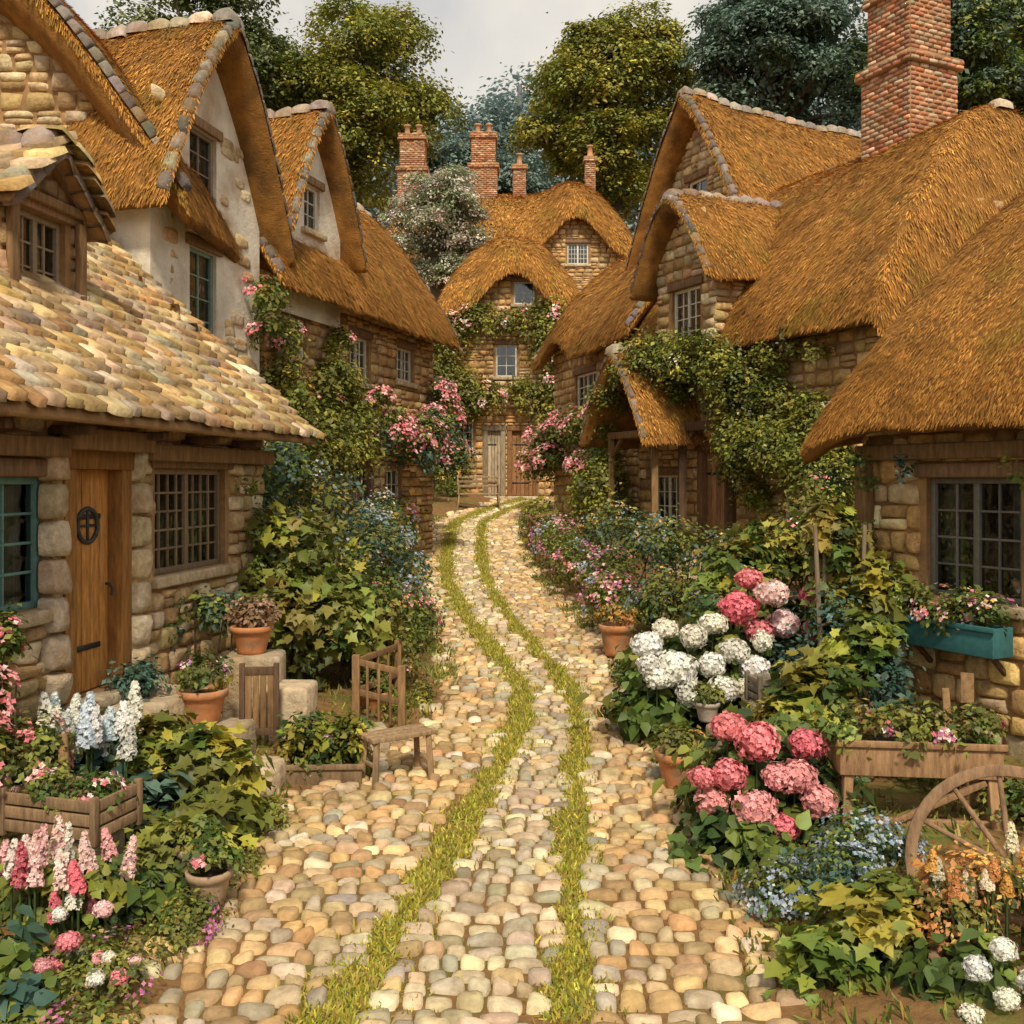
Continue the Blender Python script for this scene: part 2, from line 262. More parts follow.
# ---------------------------------------------------------------- roofs
def fn(X,Y,s):
    return (np.sin(X*s+1.3*Y*s)+np.sin(1.7*X*s-.9*Y*s+1)+np.sin(.6*X*s+2.1*Y*s+2)+np.sin(2.9*X*s+.3*Y*s+.5))/4
CAPC=[(.36,.31,.26),(.42,.36,.29),(.29,.26,.24),(.44,.35,.25)]
class Roof:
    def __init__(s,c,a,b,L,W,ze,zr,t=.32,h0=0,h1=0,sag=.12,curv=.5,kind='thatch',brows=()):
        s.c=np.array(c,float);s.a=np.array(a,float);s.b=np.array(b,float);s.L=L;s.W=W;s.ze=ze;s.zr=zr;s.t=t;s.h0=h0;s.h1=h1;s.sag=sag;s.curv=curv;s.kind=kind;s.brows=brows
    def f(s,v):
        v=np.clip(np.abs(v),0,1); return (1-s.curv)*(1-v)+s.curv*np.cos(np.pi/2*v)
    def sm(s,U,V):
        u=U/s.L; F=s.f(V/s.W)
        if s.h0>0 or s.h1>0:
            k=9.; E=np.exp(-k*F)
            if s.h0>0: E=E+np.exp(-k*s.f(1-np.clip((U+s.L)/s.h0,0,1)))*(1.0)
            if s.h1>0: E=E+np.exp(-k*s.f(1-np.clip((s.L-U)/s.h1,0,1)))
            F=-np.log(E)/k; F=F+.06*(np.clip(F,0,1))
        z=s.ze+(s.zr-s.ze)*F-s.sag*(1-u*u)*np.clip(F,0,1)
        for (uc,sd,hw,h) in s.brows: z=z+h*np.exp(-((U-uc)/hw)**2)*np.clip(sd*V/s.W*1.3-.1,0,1)
        if s.kind=='thatch': z=z+.045*fn(U+s.ze,V,1.8)+.018*fn(U,V+3,6.)
        return z
    def drop(s,U,V):
        R=s.t/2; 
        def e(d):
            q=1-np.clip(d/(R*1.5),0,1); return 1-np.sqrt(np.clip(1-q*q,0,1))
        return R*np.maximum(e(s.L-np.abs(U)),e(s.W-np.abs(V)))
    def top(s,U,V): return s.sm(U,V)-s.drop(U,V)
    def P(s,U,V,z): 
        U=np.asarray(U,float);V=np.asarray(V,float)
        return np.stack([s.c[0]+s.a[0]*U+s.b[0]*V,s.c[1]+s.a[1]*U+s.b[1]*V,z+0*U],-1)
    def at(s,x,y):
        dx=x-s.c[0];dy=y-s.c[1]; U=dx*s.a[0]+dy*s.a[1];V=dx*s.b[0]+dy*s.b[1]
        return s.sm(np.clip(U,-s.L,s.L),np.clip(V,-s.W,s.W))
    def build(s,par,dens=400,bw=.02,bl=.16,pal=None,caps=True,verge=(True,True),capcol=None,name='roof'):
        R=s.t/2
        def ax(H):
            e=A(0,.1,.3,.6,1,1.3)*R; return np.concatenate([-H+e,np.linspace(-H+R*1.7,H-R*1.7,max(8,int(2*H/.16))),(H-e)[::-1]])
        us=ax(s.L);vs=ax(s.W); U,V=np.meshgrid(us,vs,indexing='ij'); nv=len(vs); n=U.size
        g=G(); T=s.P(U,V,s.top(U,V)).reshape(-1,3); Bz=s.P(U,V,s.sm(U,V)-s.t+s.drop(U,V)).reshape(-1,3)
        i,j=np.meshgrid(np.arange(len(us)-1),np.arange(nv-1),indexing='ij'); q=(i*nv+j).ravel(); f=np.stack([q,q+nv,q+nv+1,q+1],1)
        g.add(T,f); g.add(Bz,f[:,::-1]); g.emit(name+'_body',M_THU if s.kind=='thatch' else M_MORT,par,smooth=True)
        if s.kind=='thatch':
            pal=pal or [(.63,.3,.06),(.55,.25,.05),(.7,.37,.095),(.46,.205,.045),(.58,.3,.08),(.36,.17,.045)]
            area=4*s.L*s.W*1.35; n=int(area*dens); ne=int(n*.25)
            U=rng.uniform(-s.L,s.L,n);V=rng.uniform(-s.W,s.W,n)
            eU=np.concatenate([rng.uniform(-s.L,s.L,ne//2),rng.choice([-1,1],ne//2)*(s.L-R*rng.random(ne//2)**2)])
            eV=np.concatenate([rng.choice([-1,1],ne//2)*(s.W-R*rng.random(ne//2)**2),rng.uniform(-s.W,s.W,ne//2)])
            U=np.concatenate([U,eU]);V=np.concatenate([V,eV]); e=.015
            gu=(s.top(U+e,V)-s.top(U-e,V))/(2*e); gv=(s.top(U,V+e)-s.top(U,V-e))/(2*e)
            ny=-gu*s.a[1]-gv*s.b[1]; keep=(ny<.35)|(rng.random(len(U))<.3); U=U[keep];V=V[keep];gu=gu[keep];gv=gv[keep]; n=len(U); z=s.top(U,V)
            gu=np.clip(np.nan_to_num(gu),-8,8);gv=np.clip(np.nan_to_num(gv),-8,8)
            a3=A(*s.a,0);b3=A(*s.b,0)
            N=nz(-gu[:,None]*a3-gv[:,None]*b3+A(0,0,1)); 
            D=nz(-(gu[:,None]*a3+gv[:,None]*b3)+A(0,0,-1)*(gu**2+gv**2)[:,None]+rng.normal(0,.4,(n,3)))
            P=s.P(U,V,z)+N*.004; tilt=rng.uniform(.05,.55,(n,1)); D2=nz(D+N*tilt); N2=nz(N-D*tilt)
            col=pick(pal,n,.22); nzv=fn(P[:,0]*1.0,P[:,1]+P[:,2],1.7)+.6*fn(P[:,0]+P[:,2],P[:,1],5.)
            moss=np.clip((nzv-.35)*1.8,0,.65)[:,None]; col=col*(1-moss)+moss*col*A(.55,.8,.6)
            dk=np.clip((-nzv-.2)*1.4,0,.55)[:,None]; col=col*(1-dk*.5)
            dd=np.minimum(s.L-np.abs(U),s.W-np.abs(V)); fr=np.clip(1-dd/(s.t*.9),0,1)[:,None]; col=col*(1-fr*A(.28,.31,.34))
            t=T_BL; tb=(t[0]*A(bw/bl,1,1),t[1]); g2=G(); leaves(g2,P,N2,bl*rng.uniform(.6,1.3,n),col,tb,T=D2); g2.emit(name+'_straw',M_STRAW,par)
        else:
            g2=G(); pal=pal or [(.5,.35,.17),(.46,.33,.2),(.58,.44,.27),(.38,.23,.1),(.55,.34,.13),(.43,.36,.26),(.56,.4,.19)]
            rise=s.zr-s.ze; SL=math.hypot(rise,s.W); row=.17
            for sd in(-1,1):
                a3=A(*s.a,0); dn=nz(A(*(s.b*sd*s.W),-rise)); N=nz(np.cross(a3,dn)); 
                if N[2]<0:N=-N
                k=0
                while k*row<SL:
                    dd=SL-k*row; u=-s.L+random.uniform(-.1,0)
                    C=[];hu=[]
                    while u<s.L:
                        w=random.uniform(.13,.32); uc=min(u+w/2,s.L-.02); C.append((uc,dd+random.uniform(-.025,.025)));hu.append(w/2); u+=w
                    C=np.array(C); vv=sd*(C[:,1]-row*.55)/SL*s.W; z=s.ze+rise*(1-np.abs(vv)/s.W)-s.sag*(1-(C[:,0]/s.L)**2)*(1-np.abs(vv)/s.W)
                    P=s.P(C[:,0],vv,z)+N*(.03+.012*fn(C[:,0],C[:,1],4.))[:,None]; dt=nz(dn+N*.22)
                    pillow(g2,P,a3,dt,nz(N-dn*.22),np.array(hu)*.94,np.full(len(C),row*.76),rng.uniform(.012,.026,len(C)),pick(pal,len(C),.24),skirt=.04,jit=.09,pw=12,flat=.3,rc=.07)
                    k+=1
            g2.emit(name+'_tiles',M_TILE,par,smooth=True)
        cc=capcol or CAPC
        g3=G()
        if caps:
            u0=-s.L+ (s.h0*.8 if s.h0 else 0); u1=s.L-(s.h1*.8 if s.h1 else 0); n=max(2,int((u1-u0)/.3)); us=u0+(np.arange(n)+.5)*(u1-u0)/n
            z=s.top(us,0*us); pillow(g3,s.P(us,0*us,z-.05),A(*s.a,0),A(*s.b,0),A(0,0,1),np.full(n,(u1-u0)/n/2*.97),np.full(n,.17),np.full(n,.12),pick(cc,n,.2),skirt=.06,jit=.08,pw=3,flat=.45,rc=.05)
        for k,sd in enumerate((-1,1)):
            if not verge[k] or (s.h0,s.h1)[k]>0: continue
            n=max(6,int(2*s.W*1.4/.17)); vs=np.linspace(-s.W,s.W,n*2+1); ue=s.L*sd
            z=s.sm(0*vs+ue*.995,vs)-.045-(.04 if s.kind=='thatch' else 0); P=s.P(0*vs+ue*1.0-.06*sd,vs,z); ctr=P[1::2]; tv=nz(P[2::2]-P[:-2:2]); hl=np.linalg.norm(P[2::2]-P[:-2:2],axis=1)/2
            a3=A(*s.a,0)*sd; upn=nz(np.cross(tv,np.tile(a3,(len(tv),1)))); upn*=np.sign(upn[:,2:3]); 
            pillow(g3,ctr-upn*.03,tv,a3,upn,hl*.97,np.full(len(ctr),.07),np.full(len(ctr),.045),pick([np.array(x)*.55 for x in cc],len(ctr),.25),skirt=.05,jit=.1,pw=6,rc=.05)
        g3.emit(name+'_ridge_stones',M_TILE,par,smooth=True)
# ---------------------------------------------------------------- walls
ST1=[(.66,.43,.19),(.6,.38,.16),(.7,.5,.27),(.53,.32,.13),(.62,.45,.26),(.46,.31,.16),(.68,.45,.18)]
ST2=[(.6,.44,.24),(.66,.51,.32),(.54,.38,.21),(.7,.57,.38),(.49,.33,.15),(.62,.43,.2)]
WOODD=(.12,.07,.04);WOODM=(.23,.135,.06);WOODL=(.36,.24,.12)
class Wall:
    def __init__(s,p0,d,L,z0,top):
        s.d=A(*d,0);s.n=A(d[1],-d[0],0);s.o=A(p0[0],p0[1],0);s.L=L;s.z0=z0;s.top=top;s.fr=(s.o,s.d,s.n,A(0,0,1))
    def P(s,a,o,z): return s.o+s.d*a+s.n*o+A(0,0,z)
    def topz(s,a):
        p=s.o+s.d*a; return float(s.top(p[0],p[1]))
    def build(s,par,ops,pal,sw=(.2,.42),sh=(.14,.24),plaster=False,fine=False,name='wall',stones=True,bulge=.035):
        g=G(); cuts=sorted(set([0,s.L]+list(np.linspace(0,s.L,int(s.L/.25)+2))+[o[0] for o in ops]+[o[1] for o in ops]))
        for a,b in zip(cuts[:-1],cuts[1:]):
            m=(a+b)/2; zc=[s.z0]; 
            for o in sorted([o for o in ops if o[0]<m<o[1]],key=lambda o:o[2]): zc+=[o[2],o[3]]
            zc.append(None)
            for i in range(0,len(zc),2):
                lo=zc[i]; hi=zc[i+1]; ha,hb=(hi,hi) if hi is not None else (max(lo,s.topz(a)),max(lo,s.topz(b)))
                g.add([s.P(a,0,lo),s.P(b,0,lo),s.P(b,0,hb),s.P(a,0,ha)],[[0,1,2,3]])
        for o in ops:
            a,b,c,e=o[:4]; q=[s.P(a,0,c),s.P(b,0,c),s.P(b,0,e),s.P(a,0,e)]; r=[p-s.n*.45 for p in q]
            g.add(q+r,[[0,1,5,4],[1,2,6,5],[2,3,7,6],[3,0,4,7]])
        g.emit(name,M_PLAST if plaster else M_MORT,par)
        if stones and not plaster:
            ex=[]
            for o in ops:
                if o[4]=='win': ex.append((o[0]-.06,o[1]+.06,o[2]-.11,o[3]+.14))
                else: ex.append((o[0]-.1,o[1]+.1,o[2]-.3,o[3]+.14))
            g=G(); z=s.z0; C=[];hu=[];hv=[]; ztop=max(s.topz(a) for a in np.linspace(0,s.L,9))
            while z<ztop:
                h=random.uniform(*sh); a=-.02
                br=sorted([-.02,s.L+.02]+[e[i] for e in ex for i in(0,1) if e[2]<z+h and e[3]>z and 0<e[i]<s.L])
                for a0,a1 in zip(br[:-1],br[1:]):
                    m=(a0+a1)/2; lo,hi=z,z+h
                    for e in ex:
                        if e[0]<m<e[1]:
                            if e[2]<=lo and e[3]>=hi: hi=lo
                            elif e[2]<=lo<e[3]: lo=min(e[3],hi)
                            elif lo<e[2]<hi: hi=e[2]
                    if hi-lo<.05: continue
                    a=a0
                    while a<a1-.02:
                        w=random.uniform(*sw); 
                        if a1-(a+w)<sw[0]*.5: w=a1-a
                        w=min(w,a1-a); mm=min(max(a+w/2,0),s.L)
                        if s.topz(mm)>lo+.02:
                            if hi-lo>.15 and random.random()<.22:
                                q=lo+(hi-lo)*random.uniform(.4,.6)
                                C.append((a+w/2,(lo+q)/2));hu.append(w/2*.95);hv.append((q-lo)/2*.93)
                                C.append((a+w/2,(q+hi)/2));hu.append(w/2*.95);hv.append((hi-q)/2*.93)
                            else:
                                C.append((a+w/2,(lo+hi)/2+random.uniform(-.006,.006)));hu.append(w/2*random.uniform(.92,.97));hv.append((hi-lo)/2*random.uniform(.9,.97))
                        a+=w
                z+=h
            if C:
                C=np.array(C); n=len(C); P=s.o+s.d*C[:,:1]+A(0,0,1)*C[:,1:]+s.n*rng.uniform(-.005,.015,(n,1))
                pillow(g,P,s.d,A(0,0,1),s.n,np.array(hu),np.array(hv),rng.uniform(bulge*.6,bulge*1.6,n),pick(pal,n,.19),skirt=.035,fine=fine,jit=.12,pw=6,flat=.4,rc=.11)
                g.emit(name+'_stones',M_STONE,par,smooth=True)
        for o in ops:
            if o[4]=='win': s.window(par,o,plaster)
            else: s.door(par,o)
    def window(s,par,o,plaster=False):
        a,b,c,e=o[:4]; k=o[5] if len(o)>5 else {}; nx,ny=k.get('n',(3,4)); col=k.get('col',(.66,.63,.52)); mul=k.get('mul',2 if b-a>.7 else 1)
        g=G(); fw=k.get('fw',.05); y0,y1=-.13,-.05; fr=s.fr
        g.box(fr,a,a+fw,y0,y1,c,e,col);g.box(fr,b-fw,b,y0,y1,c,e,col);g.box(fr,a+fw,b-fw,y0,y1-.003,e-fw,e,col);g.box(fr,a+fw,b-fw,y0,y1-.003,c,c+fw,col)
        W=(b-a-2*fw)
        for i in range(1,mul): x=a+fw+W*i/mul; g.box(fr,x-.03,x+.03,y0,y1-.006,c+fw,e-fw,col)
        for i in range(1,nx*mul):
            if i%nx==0: continue
            x=a+fw+W*i/(nx*mul); g.box(fr,x-.01,x+.01,-.11,-.07,c+fw,e-fw,col)
        for i in range(1,ny): z=c+fw+(e-c-2*fw)*i/ny; g.box(fr,a+fw,b-fw,-.107,-.073,z-.01,z+.01,col)
        g.emit('window_frame',M_PAINT,par,bevel=.004)
        g=G(); g.add([s.P(a,-.09,c),s.P(b,-.09,c),s.P(b,-.09,e),s.P(a,-.09,e)],[[0,1,2,3]]); g.emit('window_pane',M_GLASS,par)
        g=G(); g.add([s.P(a,-.44,c),s.P(b,-.44,c),s.P(b,-.44,e),s.P(a,-.44,e)],[[0,1,2,3]]); g.emit('dark_room_backing',M_DARK,par)  # flat dark panel behind the glass, room shade painted as colour
        if k.get('curt',True):
            g=G()
            for x0,x1 in ((a,a+(b-a)*.24),(b-(b-a)*.24,b)):
                xs=np.linspace(x0,x1,13); V=[s.P(x,-.2+.02*math.sin(i*1.9),z) for i,x in enumerate(xs) for z in(c,e)]; g.add(V,[[2*i,2*i+2,2*i+3,2*i+1] for i in range(12)])
            g.emit('curtain',M_CURT,par)
        g=G(); g.box(fr,a-.1,b+.1,-.13,.09,c-.1,c-.003,(.55,.44,.29)); g.emit('window_sill',M_STONE,par,bevel=.015)
        g=G(); g.box(fr,a-.1,b+.1,-.1,.05,e+.003,e+.13,k.get('lint',(.24,.145,.08))); g.emit('lintel',M_WOOD,par,bevel=.012)
    def door(s,par,o):
        a,b,c,e=o[:4]; k=o[5] if len(o)>5 else {}; col=np.array(k.get('col',(.3,.15,.05))); fr=s.fr
        g=G(); dk=col*.6
        g.box(fr,a-.09,a+.05,-.14,.04,c,e,dk);g.box(fr,b-.05,b+.09,-.14,.04,c,e,dk);g.box(fr,a-.14,b+.14,-.14,.06,e-.02,e+.13,dk)
        n=max(4,int((b-a)/.13)); W=(b-a-.1)/n
        for i in range(n): g.box(fr,a+.05+i*W+.004,a+.05+(i+1)*W-.004,-.13,-.08+random.uniform(-.004,.004),c+.01,e-.02,col)
        g.emit('door',M_WOOD,par,bevel=.006)
        g=G(); h=e-c
        for q in(.2,.78): g.box(fr,a+.06,b-.18,-.08,-.068,c+h*q-.02,c+h*q+.02,(.03,.03,.03))
        p=s.P(b-.14,-.05,c+h*.47); g.tube([p,p+s.n*.03,p+s.n*.06-A(0,0,.03),p+s.n*.05-A(0,0,.09)],[.012]*4,8,(.04,.035,.03))
        if k.get('port'):
            ce=s.P((a+b)/2,-.07,c+h*.74); t=np.linspace(0,2*np.pi,25); g.tube([ce+.13*(s.d*math.cos(x)+A(0,0,1)*math.sin(x)) for x in t],[.018]*25,8,(.05,.05,.045))
            g.box((ce,s.d,s.n,A(0,0,1)),-.12,.12,-.005,.004,-.01,.01,(.05,.05,.05)); g.box((ce,s.d,s.n,A(0,0,1)),-.01,.01,-.006,.006,-.12,.12,(.05,.05,.05))
        g.emit('door_ironwork',M_IRON,par)
        g=G(); g.box(fr,a-.1,b+.1,-.2,.16,c-.09,c-.002,(.5,.42,.3)); g.emit('doorstep',M_STONE,par,bevel=.02)
def house(name,p0,d,L,D,z0,ze,zr,front=(),right=(),left=(),ridge='par',t=.32,oh=.4,og=.3,hips=(0,0),pal=ST1,kind='thatch',plaster=False,dens=400,bw=.02,bl=.16,par=None,sag=.12,curv=.5,brows=(),caps=True,verge=(True,True),fine=False,sw=(.2,.42),sh=(.14,.24),rpal=None,walls='frlb'):
    d=nz(A(*d)); n=A(d[1],-d[0]); p0=A(*p0); c=p0+d*L/2-n*D/2
    par=par or empty(name,(p0[0]+d[0]*L/2,p0[1]+d[1]*L/2,z0))
    if ridge=='par': R=Roof(c,d,n,L/2+og,D/2+oh,ze,zr,t,hips[0],hips[1],sag,curv,kind,brows)
    else: R=Roof(c,n,d,D/2+og,L/2+oh,ze,zr,t,hips[0],hips[1],sag,curv,kind,brows)
    R.build(par,dens,bw,bl,pal=rpal,caps=caps,verge=verge)
    top=lambda x,y: R.at(x,y)-t*.6
    W={}
    kw=dict(pal=pal,plaster=plaster,fine=fine,sw=sw,sh=sh)
    if 'f' in walls: W['f']=Wall(p0,d,L,z0,top); W['f'].build(par,list(front),name='front_wall',**kw)
    if 'r' in walls: Wall(p0+d*L,-n,D,z0,top).build(par,list(right),name='side_wall',**kw)
    if 'l' in walls: Wall(p0-n*D,n,D,z0,top).build(par,list(left),name='side_wall',**kw)
    if 'b' in walls: Wall(p0+d*L-n*D,-d,L,z0,top).build(par,[],name='back_wall',stones=False,**kw)
    return par,W.get('f'),R
def chimney(par,x,y,z0,z1,w,ang=0,pots=2,pal=None,shoulder=True):
    pal=pal or [(.46,.18,.09),(.5,.23,.12),(.38,.16,.09),(.54,.32,.19),(.46,.33,.22)]
    H=z1-z0; segs=[(z0,z0+H*.6,w),(z0+H*.6,z1-.22,w*.86)] if shoulder else [(z0,z1-.2,w)]
    segs.append((segs[-1][1],segs[-1][1]+.1,segs[-1][2]+.14)); segs.append((segs[-1][1],z1,segs[-1][2]-.02))
    if shoulder: segs.append((z0+H*.6-.1,z0+H*.6+.08,w+.14))
    g=G();gb=G()
    for a,b,ww in segs:
        for k in range(4):
            t=ang+k*math.pi/2; n=A(math.sin(t),-math.cos(t),0); d=A(math.cos(t),math.sin(t),0); z=a; C=[];hu=[]; r=0
            while z<b-.02:
                s=-ww/2-(.1 if r%2 else 0)
                while s<ww/2:
                    e=min(s+.21,ww/2); s2=max(s,-ww/2)
                    if e-s2>.03: C.append(A(x,y,0)+n*ww/2+d*(s2+e)/2+A(0,0,z+.037)); hu.append((e-s2)/2*.95)
                    s+=.21
                z+=.08; r+=1
            if C: pillow(g,np.array(C),d,A(0,0,1),n,np.array(hu),.034,rng.uniform(.008,.03,len(C)),pick(pal,len(C),.25),skirt=.02,fine=False,jit=.06,pw=8,rc=.06)
        gb.box((A(x,y,0),A(math.cos(ang),math.sin(ang),0),A(-math.sin(ang),math.cos(ang),0),A(0,0,1)),-ww/2+.001,ww/2-.001,-ww/2+.001,ww/2-.001,a,b+.004)
    g.emit('chimney_bricks',M_BRICK,par,smooth=True); gb.emit('chimney_core',M_MORT,par)
    g=G()
    for i in range(pots):
        o=(i-(pots-1)/2)*w*.42; c=A(x+o*math.cos(ang),y+o*math.sin(ang),z1); g.lathe(c,[(.16,0),(.15,.08),(.11,.12),(.1,.42),(.14,.44),(.14,.5),(.09,.5),(.08,.1)],16,(.5,.24,.12))
    g.emit('chimney_pots',M_TERRA,par,smooth=True)
# ---------------------------------------------------------------- houses LEFT
dL1=nz(A(.172,.985)); p1=A(-3.38,6.6)-dL1*1.5
TEAL=(.12,.24,.23)
h,W1,R1_=house('tiled_stone_cottage',p1,dL1,5.6,4.4,.1,2.88,5.25,kind='tile',t=.14,oh=.46,og=.42,sag=.08,curv=0,fine=True,pal=ST2,sw=(.18,.36),sh=(.13,.22),
  front=[(.95,1.99,1.5,2.42,'win',dict(n=(3,4),col=TEAL,mul=1)),(2.24,2.94,.77,2.5,'door',dict(col=(.46,.22,.06),port=True)),(3.45,4.77,1.58,2.5,'win',dict(n=(4,5),col=(.22,.16,.1),mul=2))])
g=G(); 
for a,b in((0,2.05),(3.15,5.6)): g.box(W1.fr,a,b,.04,.16,2.56,2.7,WOODM)
g.box(W1.fr,2.05,3.15,.05,.19,2.62,2.78,WOODM)
for a in (.3,1.1,2.0,3.0,3.9,4.8): g.box(W1.fr,a,a+.08,-.02,.34,2.72,2.79,WOODD)
g.emit('timber_beams',M_WOOD,h,bevel=.012)
g=G(); C=[];
for a in (2.04,3.14):
    z=.77
    while z<2.55: C.append((a,z+.13)); z+=.27
C=np.array(C); P=W1.o+W1.d*C[:,:1]+A(0,0,1)*C[:,1:]+W1.n*.01; pillow(g,P,W1.d,A(0,0,1),W1.n,.118,.131,.09,pick([(.66,.56,.4),(.6,.48,.31)],len(C),.14),skirt=.03,jit=.09,pw=8,flat=.35,rc=.09); g.emit('door_jamb_stones',M_STONE,h,smooth=True)
dp=p1+dL1*(1.5+1.14)-A(dL1[1],-dL1[0])*.85
_,Wd,_=house('x',dp,dL1,1.0,1.7,3.5,4.62,5.25,ridge='perp',kind='tile',t=.12,oh=.18,og=.22,sag=0,curv=0,par=h,fine=True,pal=[(.32,.21,.11)],front=[(.17,.83,3.92,4.62,'win',dict(n=(2,3),col=(.26,.2,.13),mul=2))],walls='frl')
g=G(); g.box(Wd.fr,0,.1,.04,.1,3.6,4.64,WOODM);g.box(Wd.fr,.9,1.0,.04,.1,3.6,4.64,WOODM);g.box(Wd.fr,0,1.0,.045,.11,4.68,4.76,WOODM); g.emit('dormer_timber',M_WOOD,h,bevel=.01)
h2,W2,_=house('thatched_stone_house',(-8.4,11.9),(1,0),4.3,5,.3,5.85,8.9,ridge='perp',t=.85,oh=.42,og=.5,pal=ST2,dens=1100,bw=.014,bl=.08,front=[(2.2,2.9,4.1,5.0,'win')],left=[])
h2b,W2b,_=house('x',(-4.16,11.5),(.219,.976),2.7,5,.3,5.75,8.35,ridge='perp',t=.5,oh=.35,og=.4,plaster=True,dens=1300,bw=.013,bl=.075,par=h2,front=[(.85,1.5,5.55,6.8,'win',dict(n=(2,5),col=(.25,.2,.15),mul=1)),(.85,1.5,4.1,5.3,'win',dict(n=(2,4),col=(.18,.26,.22),mul=1))])
g=G(); n=70; a=rng.uniform(.1,2.6,n); z=np.where(rng.random(n)<.5,rng.uniform(3.4,4.6,n),rng.uniform(5.2,7.0,n)); k=(a<.7)|(a>1.65); a=a[k];z=z[k]; n=len(a)
pillow(g,np.stack([W2b.P(x,.0,q) for x,q in zip(a,z)]),W2b.d,A(0,0,1),W2b.n,rng.uniform(.1,.2,n),rng.uniform(.06,.1,n),.02,pick(ST2,n,.15),skirt=.02,pw=5); g.emit('exposed_stones',M_STONE,h2,smooth=True)
d3=nz(A(.299,.954))
h3,W3,_=house('thatched_stone_house',(-3.6,14.5),d3,6.5,3.3,.3,5.45,8.15,t=.55,oh=.48,og=.3,dens=900,bw=.016,bl=.09,pal=ST1,front=[(.35,1.25,4.3,4.9,'win',dict(n=(2,3),mul=2)),(2.7,3.5,4.1,4.9,'win',dict(n=(2,3),mul=2)),(4.7,5.5,4.3,4.95,'win',dict(n=(2,3),mul=2)),(2.75,3.55,.95,2.85,'door',dict(col=(.3,.17,.09))),(4.2,4.9,1.8,2.6,'win',dict(n=(3,3),mul=1))])
house('x',A(-3.6,14.5)+d3*.3+A(d3[1],-d3[0])*.1,d3,1.9,2.2,4.9,6.1,8.3,ridge='perp',t=.42,oh=.3,og=.35,plaster=True,dens=900,bw=.016,bl=.09,par=h3,walls='frl',front=[(.7,1.2,6.3,7.0,'win',dict(n=(2,3),mul=1))])
# ---------------------------------------------------------------- centre
h4,W4,_=house('thatched_stone_cottage',(-2.05,31),(1,0),4.0,4.4,1.6,7.7,10.2,t=.65,oh=.5,og=.45,hips=(2.0,2.0),curv=.8,sag=0,brows=((.1,1,1.15,1.35),),caps=False,dens=420,bw=.024,bl=.14,pal=ST1,
  front=[(2.1,2.75,7.85,8.55,'win',dict(n=(2,2),mul=1)),(1.55,2.2,5.6,6.6,'win',dict(n=(2,3),mul=1)),(2.0,2.75,1.9,3.95,'door',dict(col=(.36,.18,.08))),(1.25,1.75,1.9,3.95,'door',dict(col=(.45,.36,.24))),(.25,.85,3.3,4.2,'win',dict(n=(2,3),mul=1))])
h5,W5,_=house('thatched_manor_house',(-5.0,38),(1,0),9.6,6,3,11.1,14.3,t=.75,oh=.5,og=.4,hips=(2.2,2.4),curv=.7,brows=((2.6,1,1.2,1.6),),dens=320,bw=.028,bl=.17,pal=ST1,front=[(.8,1.6,9.4,10.4,'win'),(7.1,7.9,10.6,11.4,'win')])
chimney(h5,-3.9,39.5,12.5,15.9,1.1,pots=2); chimney(h5,-1.15,40.5,13,16.3,1.1,pots=2)
chimney(h3,-4.6,21.5,7.4,9.4,.55,pots=1,shoulder=False); chimney(h5,.3,40.8,13,15.2,.5,pots=1,shoulder=False); chimney(h5,3.2,41,13.5,15.6,.4,pots=1,shoulder=False)
# ---------------------------------------------------------------- houses RIGHT
dR=nz(A(.43,-.903)); nR=A(dR[1],-dR[0])
h6,W6,RR2=house('thatched_stone_house',(2.56,20),dR,6.4,6,.3,4.95,8.6,t=.6,oh=.45,og=.35,hips=(0,.9),dens=1000,bw=.015,bl=.085,pal=ST1,curv=.6,sag=.2,
  front=[(.5,1.4,1.3,2.5,'win',dict(n=(2,4),mul=2)),(2.05,2.95,.98,2.95,'door',dict(col=(.34,.18,.085))),(4.25,5.35,1.3,2.15,'win',dict(n=(2,2),mul=2))],right=[(2.5,3.3,4.2,4.7,'win')])
_,W6d,_=house('x',A(2.56,20)+dR*1.4+nR*.5,dR,1.7,3.6,4.55,6.0,7.5,ridge='perp',t=.42,oh=.34,og=.42,curv=.8,dens=1000,bw=.015,bl=.085,par=h6,walls='frl',pal=ST2,front=[(.45,1.3,4.75,5.8,'win',dict(n=(2,4),mul=2,curt=False))],sag=0)
chimney(h6,6.9,17.4,7.4,10.9,1.1,ang=math.atan2(-.903,.43),pots=3)
g=G(); pp=W6.P
for a in(.3,1.8): g.beam(pp(a,.85,.5),pp(a,.85,3.3),.12,.12,WOODM)
g.beam(pp(.2,.85,3.25),pp(1.9,.85,3.25),.13,.13,WOODM)
for a in(.3,1.8): g.beam(pp(a,0,3.25),pp(a,.9,3.25),.11,.11,WOODM); g.beam(pp(a,.85,2.8),pp(a+(.4 if a<1 else -.4),.85,3.2),.07,.07,WOODM)
for a in(1.95,3.3): g.beam(pp(a,.35,.8),pp(a,.35,3.35),.14,.14,WOODD)
g.beam(pp(1.8,.35,3.35),pp(3.45,.35,3.35),.16,.16,WOODD); g.beam(pp(1.95,.35,2.9),pp(2.3,.35,3.3),.07,.08,WOODD); g.beam(pp(3.3,.35,2.9),pp(2.95,.35,3.3),.07,.08,WOODD)
g.emit('porch_timber',M_WOOD,h6,bevel=.012)
pr=Roof(A(2.56,20)+dR*1.05+nR*.45,nR,dR,.9,1.15,3.25,4.85,.4,0,0,0,.6); pr.build(h6,1000,.015,.085,name='porch_roof')
h7,W7,_=house('thatched_gable_house',(3.1,22.8),dR,3.9,6.5,.3,6.8,10.6,ridge='perp',t=.6,oh=.45,og=.5,curv=.45,dens=650,bw=.018,bl=.11,pal=ST2,sag=.3,front=[(1.55,2.2,7.9,8.75,'win',dict(n=(2,3),mul=1))])
